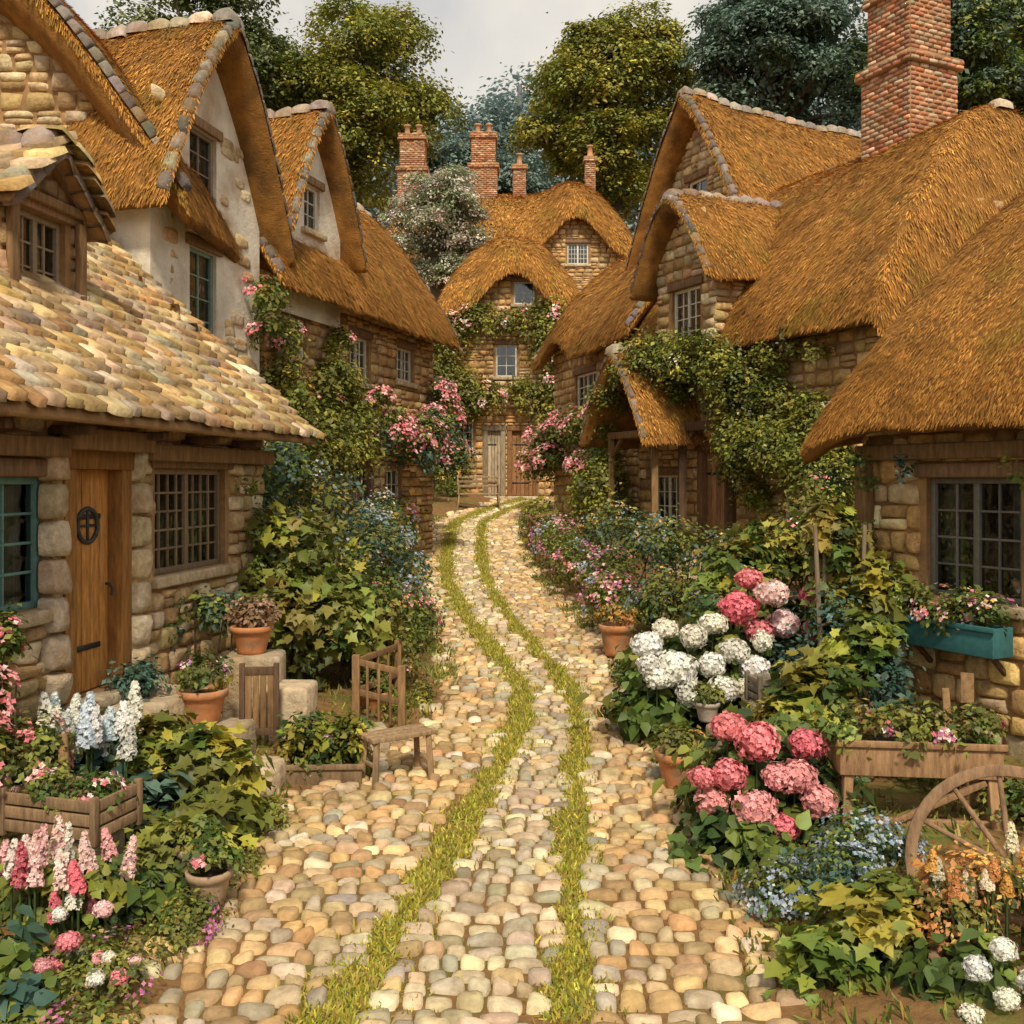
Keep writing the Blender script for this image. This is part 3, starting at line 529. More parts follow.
d4=nz(A(.286,-.958))
h8,W8,_=house('thatched_stone_cottage',(1.07,25),d4,5.2,4.2,.6,5.5,8.1,t=.6,oh=.48,og=.4,dens=650,bw=.018,bl=.11,pal=ST1,curv=.75,brows=((-1.3,1,.8,.5),),front=[(1.5,2.8,4.0,4.85,'win',dict(n=(2,3),mul=2)),(1.5,2.8,1.9,3.1,'win',dict(n=(3,3),mul=2))])
dR1=nz(A(.447,-.894)); nR1=A(dR1[1],-dR1[0])
h9,W9,_=house('thatched_stone_cottage',(3.38,9.5),dR1,5,4.6,.1,3.12,6.2,t=.55,oh=.46,og=.42,hips=(2.8,0),curv=.85,dens=3400,bw=.008,bl=.048,fine=True,pal=[(.7,.46,.17),(.75,.53,.24),(.62,.4,.16),(.76,.6,.36),(.56,.36,.14),(.66,.49,.3)],sw=(.18,.34),sh=(.15,.24),
  front=[(.68,1.62,1.38,2.42,'win',dict(n=(2,4),col=(.15,.14,.12),mul=2)),],left=[])
g=G(); g.box(W9.fr,-.02,.12,.03,.16,1.2,2.72,WOODM); g.box(W9.fr,.05,3,.045,.17,2.58,2.72,WOODM); g.emit('timber_beams',M_WOOD,h9,bevel=.015)
# ---------------------------------------------------------------- trees
def tree(name,x,y,zc,R,pal,nb=26,dens=700,size=.34,base=None):
    g=G(); z0=float(ground(x,y))-.2; tr=A(x,y,z0)
    g.tube([tr,A(x+.1,y,z0+(zc-z0)*.4),A(x-.1,y,zc-R[2]*.2),A(x,y,zc+R[2]*.5)],[.5,.38,.26,.1],10,(.13,.095,.06))
    blobs=[]
    for i in range(nb):
        d=sph(1)[0]; d[1]=-abs(d[1])*.9 if random.random()<.6 else d[1]; d[2]=d[2]*1.05; r=random.uniform(.6,.85); c=A(x,y,zc)+d*np.array(R)*r; s=random.uniform(.24,.38)
        blobs.append((*c,R[0]*s,R[1]*s,R[2]*s*.6)); m=A(x,y,zc-R[2]*.45)
        if i%2==0: g.tube([m,(m+c)/2+A(0,0,.2),c],[.2,.12,.04],6,(.13,.095,.06))
    for b in blobs: foliage(g,[b],dens,size,pal,clump=28,sg=.16,up=.9,var=.2,shell=.2)
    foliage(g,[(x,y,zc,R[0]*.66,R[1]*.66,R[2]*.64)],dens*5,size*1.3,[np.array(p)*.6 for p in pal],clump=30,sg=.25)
    return g.emit(name,M_LEAF)
TG=[(.34,.32,.05),(.25,.27,.045),(.4,.35,.055),(.16,.21,.04)]
MB=[(.14,.22,.17),(.18,.26,.19),(.11,.17,.13)]  # blue-greens lightened, mist painted into the leaf colour
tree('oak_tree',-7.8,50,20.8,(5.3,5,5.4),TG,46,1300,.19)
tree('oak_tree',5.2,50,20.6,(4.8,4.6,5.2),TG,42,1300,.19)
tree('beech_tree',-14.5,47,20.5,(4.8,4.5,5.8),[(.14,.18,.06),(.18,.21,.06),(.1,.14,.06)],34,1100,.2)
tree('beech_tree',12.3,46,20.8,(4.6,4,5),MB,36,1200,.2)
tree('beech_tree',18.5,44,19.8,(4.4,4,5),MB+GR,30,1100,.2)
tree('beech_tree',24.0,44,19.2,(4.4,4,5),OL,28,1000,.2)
tree('beech_tree',-2.0,60,19.0,(5,4,5),[(.17,.25,.22),(.21,.29,.25)],28,1000,.22)  # pale bluish leaves, haze put into the colour
def forest():
    g=G(); pal=[(.23,.32,.31),(.27,.36,.35),(.2,.28,.28)]  # paler, bluer leaf tones paint distance haze into the palette
    for i in range(50):
        y=random.uniform(70,86); x=-46+i*1.9+random.uniform(-1,1); zt=float(ground(x,y))+random.uniform(16,21)
        g.tube([A(x,y,float(ground(x,y))-.5),A(x,y,zt)],[.5,.2],6,(.2,.22,.22))  # trunks greyed with the same painted haze
        bl=[(x+random.uniform(-2.2,2.2),y+random.uniform(-2,2),zt-random.uniform(0,12),2.5,2.5,2.3) for k in range(11)]
        foliage(g,bl,260,.5,pal,sg=.3,up=.7,var=.12)
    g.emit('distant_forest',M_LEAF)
forest()
tree('blossom_tree',-2.5,34.6,10.9,(2.2,2,2.3),[(.62,.6,.5),(.68,.62,.56),(.3,.36,.2),(.2,.27,.13),(.66,.52,.46),(.26,.32,.16)],28,1400,.085)
bush('hedgerow',[(x,43+random.uniform(-1,1),float(ground(x,43))+random.uniform(3,5.5),2,1.6,3.2) for x in range(-16,20,2)],1800,.24,GR+OL,st=1)
# ---------------------------------------------------------------- climbers
def onwall(W,L,r=(.45,.25,.45)):
    out=[]
    for t in L:
        a,z=t[:2]; k=t[2] if len(t)>2 else 1; o=t[3] if len(t)>3 else .2
        p=W.P(a,o,z); out.append((p[0],p[1],p[2],r[0]*k,r[0]*k,r[2]*k,k*k))
    return out
bush('climbing_ivy',onwall(W3,[(.1,3.7),(.3,3.1,1.2),(.9,2.7,1.2,.4),(.2,4.4,.8),(1.5,3.3),(1.9,2.8,1.2,.4),(2.0,3.9,.9),(2.4,3.4),(-.2,2.3,1.2,.4),(-.3,5,.6),(1.6,4.0,.8),(3.0,3.3,.8),(2.0,4.6,.6)]),1300,.075,OL+YG+YG,st=0,fl=(30,.05,PK))
bush('climbing_rose',onwall(W3,[(3.9,3.2,1,.3),(4.4,2.9,1.1,.4),(5.0,3.1,1.1,.4),(5.6,3.4,1,.4),(6.0,2.8,1.1,.5),(6.3,3.6,1,.3),(6.2,4.1,.8,.3),(3.5,3.8,.6,.2)]),1100,.075,GR+BG+OL,st=0,fl=[(280,.065,PK)])
bush('climbing_ivy',onwall(W4,[(-.2,5.8,1.4),(.2,6.8,1.3),(.5,5,1.4),(1.0,7.2,1.1),(.3,4.5,1.2),(2.9,7,1.3),(3.5,6.3,1.5),(3.7,5.2,1.5),(3.3,4.6,1.3),(1.3,4.8,1),(2.4,4.9,1),(-.1,3.4,1.2),(3.7,7.4,1),(2.0,7.2,.8),(-.5,4.6,1.4),(-.4,7,1.1),(3.4,3.4,1.0),(.2,2.6,.9)],(.62,.3,.6)),1200,.1,YG+OL,st=0,fl=(50,.1,WH+PK))
bush('flowering_climber',onwall(W8,[(-.3,3.3,1.1),(0,2.7,1.2,.4),(.5,3.2,1.1),(.9,2.8,1,.4),(1.1,3.6,1),(1.9,3.55,.9,.4),(2.7,3.6,.9,.4),(3.4,3.4,1,.5),(4.0,3.7,1),(3.3,2.7,.8,.5)],(.5,.3,.45)),1000,.085,GR+OL,st=0,fl=[(280,.08,PK)])
bush('climbing_ivy',onwall(W8,[(4.3,2.9,1,.4),(4.6,2.2,1.1,.5),(4.8,1.5,1.2,.5),(4.4,3.9,1)]),1000,.085,OL+GR,st=0)
bush('climbing_ivy',onwall(W6,[(1.6,4.6,1,.9),(2.0,4.4,1.2,.5),(2.5,4.4,1.1,.5),(3.0,4.4,1.2,.4),(3.4,4.2,1.2,.4),(3.8,3.8,1.1,.4),(3.7,3.2,1,.4),(4.0,2.9,1.1,.5),(4.5,2.9,1.1,.5),(5.0,2.8,1.1,.5),(5.5,2.6,1.2,.5),(5.9,2.3,1.1,.6),(3.7,2.5,.8,.4),(2.0,3.9,.6,.5),(3.3,3.7,.8,.5),(.5,3.9,.8,1.1),(3.9,2.1,.7,.3),(5.3,3.4,.8,.3),(0,3.4,.8,.9),(0,2.6,.8,.8),(.1,1.8,.8,.8),(4.4,3.6,.9,.3),(4.2,4.3,.7,.3),(1.3,4.3,.7,1.1),(5.9,3.2,.8,.3),(1.0,4.7,.6,1.0)]),1700,.07,OL+YG+YG+GR,st=0,fl=(14,.05,WH))
bush('climbing_ivy',onwall(W2b,[(2.3,4.9,.7),(2.5,4.4,.7)]),700,.075,GR+OL,st=0,fl=(60,.06,PK))
bush('climbing_ivy',onwall(W9,[(.3,2.45,.45,.3),(.75,2.5,.35,.25),(-.15,2.3,.45,.2),(.05,1.9,.35,.2),(1.7,2.45,.3,.2)]),600,.05,BG+GR,st=0)
bush('climbing_ivy',onwall(W6,[(4.7,4.5,.6,.3),(5.3,4.3,.6,.3)]),600,.075,OL,st=0)
bush('climbing_ivy',onwall(W1,[(4.95,2.3,.4,.15),(5.2,1.9,.5,.15),(5.1,1.5,.5,.15)]),500,.05,GR+OL,st=0)
# ---------------------------------------------------------------- left beds
bush('maple_leaf_shrub',[(-2.35,10.6,1.55,.55,.5,.55),(-2.05,10.3,1.0,.6,.5,.5),(-1.7,10.2,.75,.5,.45,.5),(-2.5,10.2,.95,.5,.4,.5)],850,.105,YG+GR+OL,T_BIG,up=.3)
bush('garden_shrub',[(-1.75,11.0,1.15,.5,.5,.5),(-1.4,11.3,.8,.4,.5,.45),(-1.3,10.6,.5,.35,.4,.35)],1700,.06,GR+OL,fl=(110,.04,OR+PK))
bush('lavender_shrub',[(-1.9,12.6,1.5,.6,.6,.5),(-1.5,13.2,1.1,.45,.6,.45),(-2.5,13.0,2.1,.6,.5,.5),(-1.9,14.2,1.5,.5,.6,.5)],1500,.065,BG+OL,fl=(190,.045,BL))
bush('garden_shrub',[(-2.9,12.4,2.5,.5,.5,.5),(-3.1,11.7,1.8,.5,.5,.7),(-2.6,11.6,1.4,.5,.5,.6)],1300,.075,BG+GR)
bush('flowering_shrub',[(-2.1,15.6,1.4,.5,.6,.5),(-2.3,16.6,1.5,.5,.6,.5),(-2.4,17.8,1.6,.5,.6,.6)],1200,.07,BG+GR+OL,fl=(90,.055,BL+WH))
bush('flowering_shrub',[(-1.15,12.3,.62,.3,.5,.35),(-1.35,13.1,.75,.3,.5,.35)],1100,.05,GR,fl=(150,.05,PU+PK))
bush('garden_shrub',[(-2.3,19.5,1.6,.45,.9,.6),(-2.5,21.3,1.9,.45,.9,.7),(-2.9,23.5,2.2,.6,1,.9),(-3.0,26,2.4,.6,1,.9),(-2.3,28.5,2.4,.6,.8,.7)],1300,.085,OL+GR+YG,fl=(70,.08,PK+BL))
bush('garden_shrub',[(-3.2,29.5,2.6,1,.7,1),(-1.9,30.2,2.3,.5,.4,.5)],900,.1,YG+GR,fl=(40,.09,OR))
# ---------------------------------------------------------------- right beds
bush('flower_bed',[(1.3,13.2,.8,.4,.6,.42),(1.4,14.4,.95,.45,.6,.45),(1.05,15.6,1.0,.45,.7,.42),(.9,17.0,1.1,.45,.7,.45),(.8,18.5,1.25,.45,.8,.5)],1500,.055,GR+OL,fl=[(210,.05,PU+PK),(60,.05,BL)])
bush('flower_bed',[(2.2,13.6,1.3,.5,.6,.55),(1.9,15.0,1.35,.5,.7,.55),(1.6,16.8,1.5,.5,.8,.55),(2.75,12.9,1.2,.5,.5,.5),(1.9,12.6,.8,.45,.4,.45),(2.4,11.6,.75,.45,.35,.4)],1500,.065,GR+BG+OL,fl=[(90,.05,BL+OR)])
bush('garden_shrub',[(.65,21.0,1.3,.35,.6,.4),(.6,22.6,1.5,.4,.8,.45),(1.5,18.8,2.0,.4,.5,.7)],1100,.085,OL+YG)
bush('maple_leaf_shrub',[(2.7,12.0,1.25,.5,.45,.4),(3.2,12.3,1.5,.5,.45,.5)],700,.1,YG+GR,T_BIG,up=.6)
bush('garden_shrub',[(3.9,13.0,1.6,.6,.5,.8),(3.6,12.2,1.4,.5,.4,.6)],1300,.075,GR+OL,fl=(15,.06,PK))
H=[(1.22,9.0,.92,.13),(1.45,8.9,.72,.17),(1.65,9.1,.98,.14),(1.4,9.15,1.04,.12),(1.78,8.9,.76,.13),(2.0,9.0,.86,.13),(1.58,8.8,.52,.15),(1.28,8.8,.66,.12),(2.18,8.95,.72,.12),(1.85,8.8,.56,.13),(2.07,8.8,.56,.11),(1.85,9.2,1.08,.12),(1.2,8.8,.78,.1),(2.25,9.0,.95,.11)]
bush('white_hydrangea',[(1.5,9.5,.5,.5,.4,.45),(2.0,9.4,.5,.45,.4,.45),(1.3,9.1,.3,.4,.35,.3)],800,.1,DG+GR,T_HEART,hd=[(H,WH)])
H=[(2.1,9.25,1.22,.17),(2.4,9.2,1.36,.14),(2.55,9.4,1.05,.17),(2.3,9.3,1.0,.12),(2.78,9.3,1.32,.13),(2.8,9.2,1.02,.13),(2.25,9.5,1.46,.13)]
bush('pink_hydrangea',[(2.35,9.9,.75,.5,.4,.5),(2.7,9.9,.8,.4,.4,.45)],700,.1,DG+GR,T_HEART,hd=[(H,HPK+[(.9,.62,.6)])])
H=[(1.6,6.5,.7,.14),(1.4,6.45,.5,.125),(1.82,6.4,.5,.14),(1.28,6.45,.33,.115),(1.52,6.25,.35,.12),(1.95,6.35,.36,.13),(1.68,6.2,.24,.105),(1.95,6.6,.66,.115),(1.44,6.65,.76,.115),(1.22,6.4,.5,.09),(1.68,6.35,.52,.105)]
bush('pink_hydrangea',[(1.6,6.85,.3,.42,.4,.35),(1.5,6.35,.1,.4,.3,.22),(1.95,6.7,.2,.3,.3,.3)],800,.09,DG+GR,T_HEART,hd=[(H,HPK)])
bush('blue_flowering_shrub',[(1.75,5.35,.24,.26,.25,.2),(2.0,5.6,.32,.28,.25,.22),(1.5,5.5,.12,.24,.25,.16)],1200,.032,BG+GR,fl=(420,.028,BL+[(.5,.55,.62)]))
bush('leafy_shrub',[(1.75,4.85,.18,.34,.26,.2),(1.95,5.0,.24,.24,.2,.16),(1.5,4.7,.08,.25,.22,.15)],460,.08,YG+GR,T_BIG,up=.8)
H=[(2.0,4.3,.3,.055),(2.14,4.35,.36,.06),(2.08,4.2,.22,.055),(2.22,4.25,.26,.06),(1.93,4.2,.15,.05),(2.28,4.35,.12,.06)]
bush('white_hydrangea',[(2.1,4.5,.12,.3,.22,.18)],600,.065,DG+GR,T_HEART,hd=[(H,WH)])
S=[(random.uniform(2.0,2.5),random.uniform(4.7,4.95),random.uniform(.3,.6),random.uniform(.08,.14),.03) for i in range(20)]
bush('orange_flower_plant',[(2.28,4.88,.38,.28,.18,.2),(2.12,4.8,.28,.2,.15,.16)],1300,.035,OL+OR,fl=(60,.028,OR),sp=[(S,OR+[(.8,.7,.5)])])
bush('leafy_shrub',[(2.1,7.7,.5,.35,.35,.28),(2.45,8.0,.7,.35,.35,.3),(2.9,8.3,.95,.3,.35,.32)],500,.095,YG+GR,T_BIG,up=.6)
bush('vine_on_stakes',[(3.1,9.3,1.6,.3,.28,.38),(2.9,9.2,1.95,.22,.22,.2),(3.3,9.0,1.35,.25,.25,.3),(3.0,9.1,1.2,.25,.2,.25)],600,.095,YG+OL+GR,T_BIG,up=.5)
bush('blue_green_shrub',[(2.85,8.9,.9,.3,.3,.45),(3.05,8.2,.7,.25,.3,.4),(2.6,9.0,.6,.3,.3,.35)],1000,.055,BG)
bush('garden_shrub',[(1.35,8.2,.18,.25,.25,.15),(2.1,6.1,.12,.35,.3,.14),(1.3,10.9,.3,.2,.3,.2),(1.4,7.1,.12,.2,.25,.15),(2.6,7.6,.3,.4,.25,.25),(3.2,7.3,.35,.35,.25,.3),(3.3,6.4,.25,.3,.3,.25)],900,.05,GR+DG+OL)
# left foreground
bush('leafy_shrub',[(-2.15,6.9,.35,.4,.32,.26),(-2.5,7.1,.45,.35,.3,.25),(-1.95,6.5,.15,.3,.3,.2)],560,.105,YG+GR,T_BIG,up=.8)
bush('blue_green_shrub',[(-2.9,6.8,.4,.4,.35,.28),(-2.45,6.5,.2,.4,.35,.22)],450,.11,BG+GR,T_HEART,up=.8)
S=[(random.uniform(-3.2,-2.5),random.uniform(6.45,6.9),random.uniform(.5,.78),random.uniform(.18,.27),.055) for i in range(18)]
bush('white_lupin',[(-2.85,6.95,.5,.4,.3,.25)],500,.065,GR+BG,sp=[(S,[(.8,.82,.8),(.62,.72,.8),(.85,.82,.72)])])
S=[(random.uniform(-2.7,-1.95),random.uniform(4.95,5.45),random.uniform(.2,.46),random.uniform(.12,.21),.038) for i in range(26)]
bush('pink_lupin',[(-2.4,5.3,.2,.42,.3,.18),(-2.1,5.5,.12,.3,.3,.15)],700,.07,GR+DG,T_HEART,sp=[(S,PK+[(.88,.8,.7)])])
bush('leafy_shrub',[(-2.2,5.15,.28,.2,.18,.1),(-2.05,5.9,.2,.25,.2,.14)],260,.075,YG+GR,T_BIG,up=.7)
bush('hosta_plant',[(-2.2,4.35,.1,.26,.22,.16),(-2.4,4.6,.15,.22,.22,.18)],520,.07,BG+GR,T_HEART,up=.5)
H=[(random.uniform(-2.25,-1.75),random.uniform(4.4,4.9),random.uniform(.12,.3),random.uniform(.035,.05)) for i in range(14)]
bush('flowering_groundcover',[(-1.95,4.7,.08,.3,.35,.14),(-1.75,5.3,.04,.2,.3,.12),(-1.8,4.2,.05,.25,.3,.12)],1400,.032,GR+OL,hd=[(H,PK+WH)],fl=(80,.025,PU))
bush('climbing_rose',[(-3.2,6.1,1.0,.15,.3,.3),(-3.15,5.9,.7,.2,.3,.3),(-3.0,6.3,.6,.2,.3,.3),(-3.2,6.3,1.35,.1,.15,.2)],700,.05,GR+OL,fl=[(150,.04,PK)])
bush('garden_shrub',[(-3.0,7.9,.75,.25,.25,.2)],700,.055,BG)
bush('garden_shrub',[(-3.1,8.9,1.15,.2,.25,.25),(-2.75,9.2,1.15,.25,.25,.22)],700,.055,BG+GR)
bush('creeping_plant',[(-1.75,7.0,.05,.2,.25,.1),(-1.7,6.0,.05,.2,.4,.1),(-.95,10.4,.12,.15,.4,.15),(-1.15,9.9,.15,.25,.3,.18)],900,.035,YG+OL)
# ---------------------------------------------------------------- grass
def grass():
    g=G(); n=95000; y=3+28*rng.random(n)**1.35; k=rng.random(n)<.56
    pt=(np.sin(y*4.1+k*2)+np.sin(y*9.7)+rng.normal(0,.6,n))>-1.6; y=y[pt];k=k[pt];n=len(y)
    x=np.where(k,sm(SA,y),sm(SB,y))+.02*np.sin(y*6.)+rng.normal(0,1,n)*np.where(k,.09,.07)*(1+.25*np.sin(y*3)+.2*np.sin(y*7.3)); 
    P=np.stack([x,y,ground(x,y)],1); T=rng.normal(0,.7,(n,3))+A(0,0,1); s=rng.uniform(.018,.045,n)*(1+.045*y)
    tb=(T_BL[0]*A(.3,1,1),T_BL[1]); leaves(g,P,sph(n)+A(0,-.8,.6),s,pick([(.42,.38,.045),(.32,.32,.045),(.48,.4,.06),(.23,.26,.04),(.34,.24,.06)],n,.26),tb,T=T)
    n=16000; y=3+24*rng.random(n)**1.4; k=rng.random(n)<.5; off=np.abs(rng.normal(0,.22,n))-.05
    cl=np.sin(y*2.3)+np.sin(y*5.1+1)+rng.normal(0,.5,n)>0
    x=np.where(k,sm(LE,y)-off,sm(RE,y)+off); x=x[cl];y=y[cl]
    m=26000; x2=rng.uniform(-4,4.2,m);y2=rng.uniform(3.2,14,m); o=(x2<sm(LE,y2)-.15)|(x2>sm(RE,y2)+.15); o&=np.sin(x2*5+y2*3)+np.sin(y2*4-x2*2)+rng.normal(0,.7,m)>-.3
    x=np.concatenate([x,x2[o]]);y=np.concatenate([y,y2[o]]);n=len(x)
    P=np.stack([x,y,ground(x,y)],1); T=rng.normal(0,.5,(n,3))+A(0,0,1); leaves(g,P,sph(n)+A(0,-.8,.3),rng.uniform(.03,.085,n)*(1+.02*y),pick(OL+YG+GR+[(.4,.28,.08)],n,.25),(T_BL[0]*A(.25,1,1),T_BL[1]),T=T)
    n=14000; y=3.2+9*rng.random(n)**1.3; l=sm(LE,y); r=sm(RE,y); x=l+(r-l)*rng.random(n); c=fn(x,y,2.2)+.5*fn(x,y,6.)>.12; x=x[c];y=y[c];n=len(x)
    P=np.stack([x,y,ground(x,y)-.004],1); leaves(g,P,sph(n)+A(0,-.6,.8),rng.uniform(.01,.028,n),pick([(.28,.24,.05),(.2,.2,.04),(.34,.24,.08)],n,.25),(T_BL[0]*A(.4,1,1),T_BL[1]),T=rng.normal(0,.6,(n,3))+A(0,0,1))
    g.emit('grass',M_LEAF)
grass()
# ---------------------------------------------------------------- objects
def frame(x,y,z,ang): 
    c,s=math.cos(ang),math.sin(ang); return (A(x,y,z),A(c,s,0),A(-s,c,0),A(0,0,1))
def slab_steps(name,L):
    g=G()
    for (x,y,z,w,d,h,ang) in L: g.box(frame(x,y,z,ang),-w/2,w/2,-d/2,d/2,-h,0,(.54,.43,.29))
    return g.emit(name,M_STONE,None,bevel=.035)
slab_steps('stone_steps',[(-2.15,7.75,.22,.75,.42,.3,-.1),(-2.55,8.15,.42,.8,.5,.5,-.15),(-2.98,8.0,.68,.7,.95,.75,-.17)])
slab_steps('stone_blocks',[(-2.3,8.95,.85,.5,.45,.8,.1),(-1.95,8.75,.62,.42,.42,.6,-.05)])
slab_steps('stone_steps',[(1.72,7.5,.2,.55,.4,.3,.15),(1.92,8.05,.4,.6,.5,.5,.15),(2.3,8.45,.55,.6,.5,.6,.1)])
slab_steps('stone_steps',[(3.0,17.0,.85,1.2,.5,.4,-1.13),(3.25,17.3,.97,1.1,.5,.4,-1.13)])
def pot(name,x,y,z,r,h,pal,col=(.52,.22,.09),fl=None,kind=T_SM,size=.045,hh=1.0,dens=550):
    e=empty(name,(x,y,z)); g=G(); g.lathe(A(x,y,z),[(0,0),(r*.62,0),(r*.7,h*.1),(r*.93,h*.76),(r*.95,h*.78),(r*1.06,h*.79),(r*1.08,h*.97),(r*1.04,h),(r*.92,h),(r*.88,h*.85)],28,col); g.emit('pot',M_TERRA,e,smooth=True)
    g=G(); g.lathe(A(x,y,z+h*.86),[(r*.9,0),(0,.01)],20,(.04,.025,.015)); g.emit('soil',M_IRON,e)
    g=G(); foliage(g,[(x,y,z+h+r*.5*hh,r*1.15,r*1.15,r*.9*hh)],dens,size,pal,kind,up=.4)
    if fl: dots(g,[(x,y,z+h+r*.5*hh,r*1.15,r*1.15,r*.9*hh)],*fl)
    g.emit('plant',M_LEAF,e)
pot('terracotta_flower_pot',-2.52,8.15,.42,.19,.28,OL+GR,fl=(50,.035,WH+PU))
pot('terracotta_flower_pot',-2.33,8.95,.85,.18,.25,[(.26,.16,.1),(.32,.22,.13)],fl=(30,.03,[(.5,.3,.2)]),size=.06)
pot('terracotta_flower_pot',-1.35,9.75,.1,.15,.24,GR,fl=(20,.03,PK))
pot('terracotta_flower_pot',1.3,7.75,.0,.18,.3,YG+OL,hh=.7,fl=(20,.03,OR))
pot('terracotta_flower_pot',1.25,12.0,.3,.2,.37,OL+OR,fl=(40,.05,OR))
pot('terracotta_flower_pot',-1.7,15.6,.75,.18,.3,GR+OL,fl=(20,.05,PK))
pot('terracotta_flower_pot',-1.68,5.55,.04,.12,.2,GR,col=(.4,.28,.18),fl=(20,.03,PK))
pot('terracotta_flower_pot',-1.85,5.85,.06,.11,.2,GR+OL,col=(.33,.25,.17))
pot('terracotta_flower_pot',1.62,8.3,.4,.1,.16,OL,col=(.4,.34,.28))
pot('terracotta_flower_pot',-1.75,16.8,.75,.15,.25,OL)
def planter(name,fr,w,d,z0,z1,legs,col,pal,fl,dens=700,size=.05,hh=.2,M=M_WOOD,tm=T_SM):
    o,X,Y,Z=fr; e=empty(name,tuple(o)); g=G(); t=.025
    g.box(fr,-w/2,w/2,-d/2,-d/2+t,z0,z1,col);g.box(fr,-w/2,w/2,d/2-t,d/2,z0,z1,col);g.box(fr,-w/2+.001,-w/2+t,-d/2+t,d/2-t,z0,z1,col);g.box(fr,w/2-t,w/2-.001,-d/2+t,d/2-t,z0,z1,col)
    g.box(fr,-w/2+t,w/2-t,-d/2+t,d/2-t,z0+.01,z1-.05,(.04,.03,.02))
    g.box(fr,-w/2-.02,w/2+.02,-d/2-.02,-d/2-.002,z1-.035,z1+.01,col)
    if legs:
        for a in(-w/2+.06,w/2-.06):
            for b in(-d/2+.05,d/2-.05): g.beam(o+X*a+Y*b+Z*z0,o+X*(a*1.06)+Y*b*1.2+Z*0,.06,.06,col)
            g.beam(o+X*a-Y*(d/2-.05)+Z*z0*.45,o+X*a+Y*(d/2-.05)+Z*z0*.45,.04,.04,col)
        g.beam(o-X*(w/2-.06)-Y*(d/2-.05)+Z*z0*.35,o+X*(w/2-.06)-Y*(d/2-.05)+Z*z0*.35,.04,.05,col)
        g.beam(o-X*(w/2-.1)-Y*(d/2-.03)+Z*.05,o+X*(w/2-.1)-Y*(d/2-.03)+Z*z0*.95,.04,.04,col)
    g.emit('box',M,e,bevel=.006)
    g=G(); bl=[tuple(o+X*x+Z*(z1+hh*.3))+(w*.22,d*.55,hh) for x in(-w*.36,-w*.12,w*.12,w*.36)]; foliage(g,bl,dens//2,size,pal,tm); dots(g,bl,*fl); g.emit('plants',M_LEAF,e)
    return e
planter('wooden_planter_table',frame(2.62,6.55,.05,-.12),1.0,.42,.46,.68,True,(.34,.2,.1),GR+OL,(34,.04,PK+WH+PU),hh=.15)
planter('wooden_planter_box',frame(-1.5,8.05,.0,.05),.62,.4,0,.16,False,(.24,.16,.09),DG+YG,(14,.045,WH+PK),dens=900,size=.065,hh=.26)
c=W9.P(1.12,.22,0); fr9=(A(c[0],c[1],0),W9.d,-W9.n,A(0,0,1))
planter('window_flower_box',fr9,1.0,.24,.98,1.22,False,(.035,.13,.135),GR+OL,(90,.035,PK+WH+PU+OR),hh=.22,M=M_PAINT)
g=G(); 
for a in(.75,1.5): g.beam(W9.P(a,.02,.8),W9.P(a,.2,.97),.035,.035,WOODD)
g.emit('window_box_bracket',M_WOOD,h9)
def wheel(g,c,n,R,col=(.26,.16,.09)):
    n=nz(n); x=nz(np.cross(A(0,0,1),n)); y=np.cross(n,x); c=np.array(c); K=40
    prof=[(R,-.03),(R,.03),(R-.06,.025),(R-.06,-.025)]
    V=[c+(x*math.cos(t)+y*math.sin(t))*r+n*o for t in np.linspace(0,2*np.pi,K,endpoint=False) for r,o in prof]
    g.add(V,[[i*4+j,i*4+(j+1)%4,((i+1)%K)*4+(j+1)%4,((i+1)%K)*4+j] for i in range(K) for j in range(4)],col)
    for i in range(12):
        t=i*math.pi/6+.1; d=x*math.cos(t)+y*math.sin(t); g.tube([c+d*.05,c+d*(R-.05)],[.018,.014],8,col)
    g.tube([c-n*.09,c-n*.05,c+n*.05,c+n*.09],[.04,.065,.065,.04],14,np.array(col)*.8)
g=G(); wheel(g,(2.6,5.2,.38),(-.35,-1,.3),.52); g.emit('cart_wheel',M_WOOD,bevel=.005)
g=G(); wheel(g,(2.32,4.55,.1),(-.1,-.5,.9),.4); g.emit('cart_wheel',M_WOOD,bevel=.005)
g=G(); g.beam((3.12,6.85,.3),(3.3,7.25,1.0),.09,.03,WOODM); g.beam((3.02,6.85,.3),(3.12,7.2,.9),.05,.03,WOODM); g.emit('leaning_plank',M_WOOD,bevel=.006)
def crate(name,fr,w,d,h,col,slats=3,bev=.006,fill=None,fl=None):
    e=empty(name,tuple(fr[0])); g=G(); sh=h/slats
    for i in range(slats):
        a,b=i*sh+.006,(i+1)*sh-.006
        g.box(fr,-w/2,w/2,-d/2,-d/2+.02,a,b,col);g.box(fr,-w/2,w/2,d/2-.02,d/2,a,b,col);g.box(fr,-w/2,-w/2+.02,-d/2+.02,d/2-.02,a,b,col);g.box(fr,w/2-.02,w/2,-d/2+.02,d/2-.02,a,b,col)
    for a in(-w/2-.012,w/2-.028):
        for b in(-d/2-.012,d/2-.028): g.box(fr,a,a+.04,b,b+.04,-.02,h+.02,np.array(col)*.8)
    g.box(fr,-w/2+.02,w/2-.02,-d/2+.02,d/2-.02,h*.1,h*.6,np.array(col)*.3)
    g.emit('slats',M_WOOD,e,bevel=bev)
    if fill:
        g=G(); o=fr[0]; bl=[(o[0]-w*.2,o[1],o[2]+h*.95,w*.28,d*.42,h*.4),(o[0]+w*.2,o[1]-.04,o[2]+h*.95,w*.28,d*.42,h*.4)]; foliage(g,bl,450,.04,fill)
        if fl: dots(g,bl,*fl)
        g.emit('plants',M_LEAF,e)
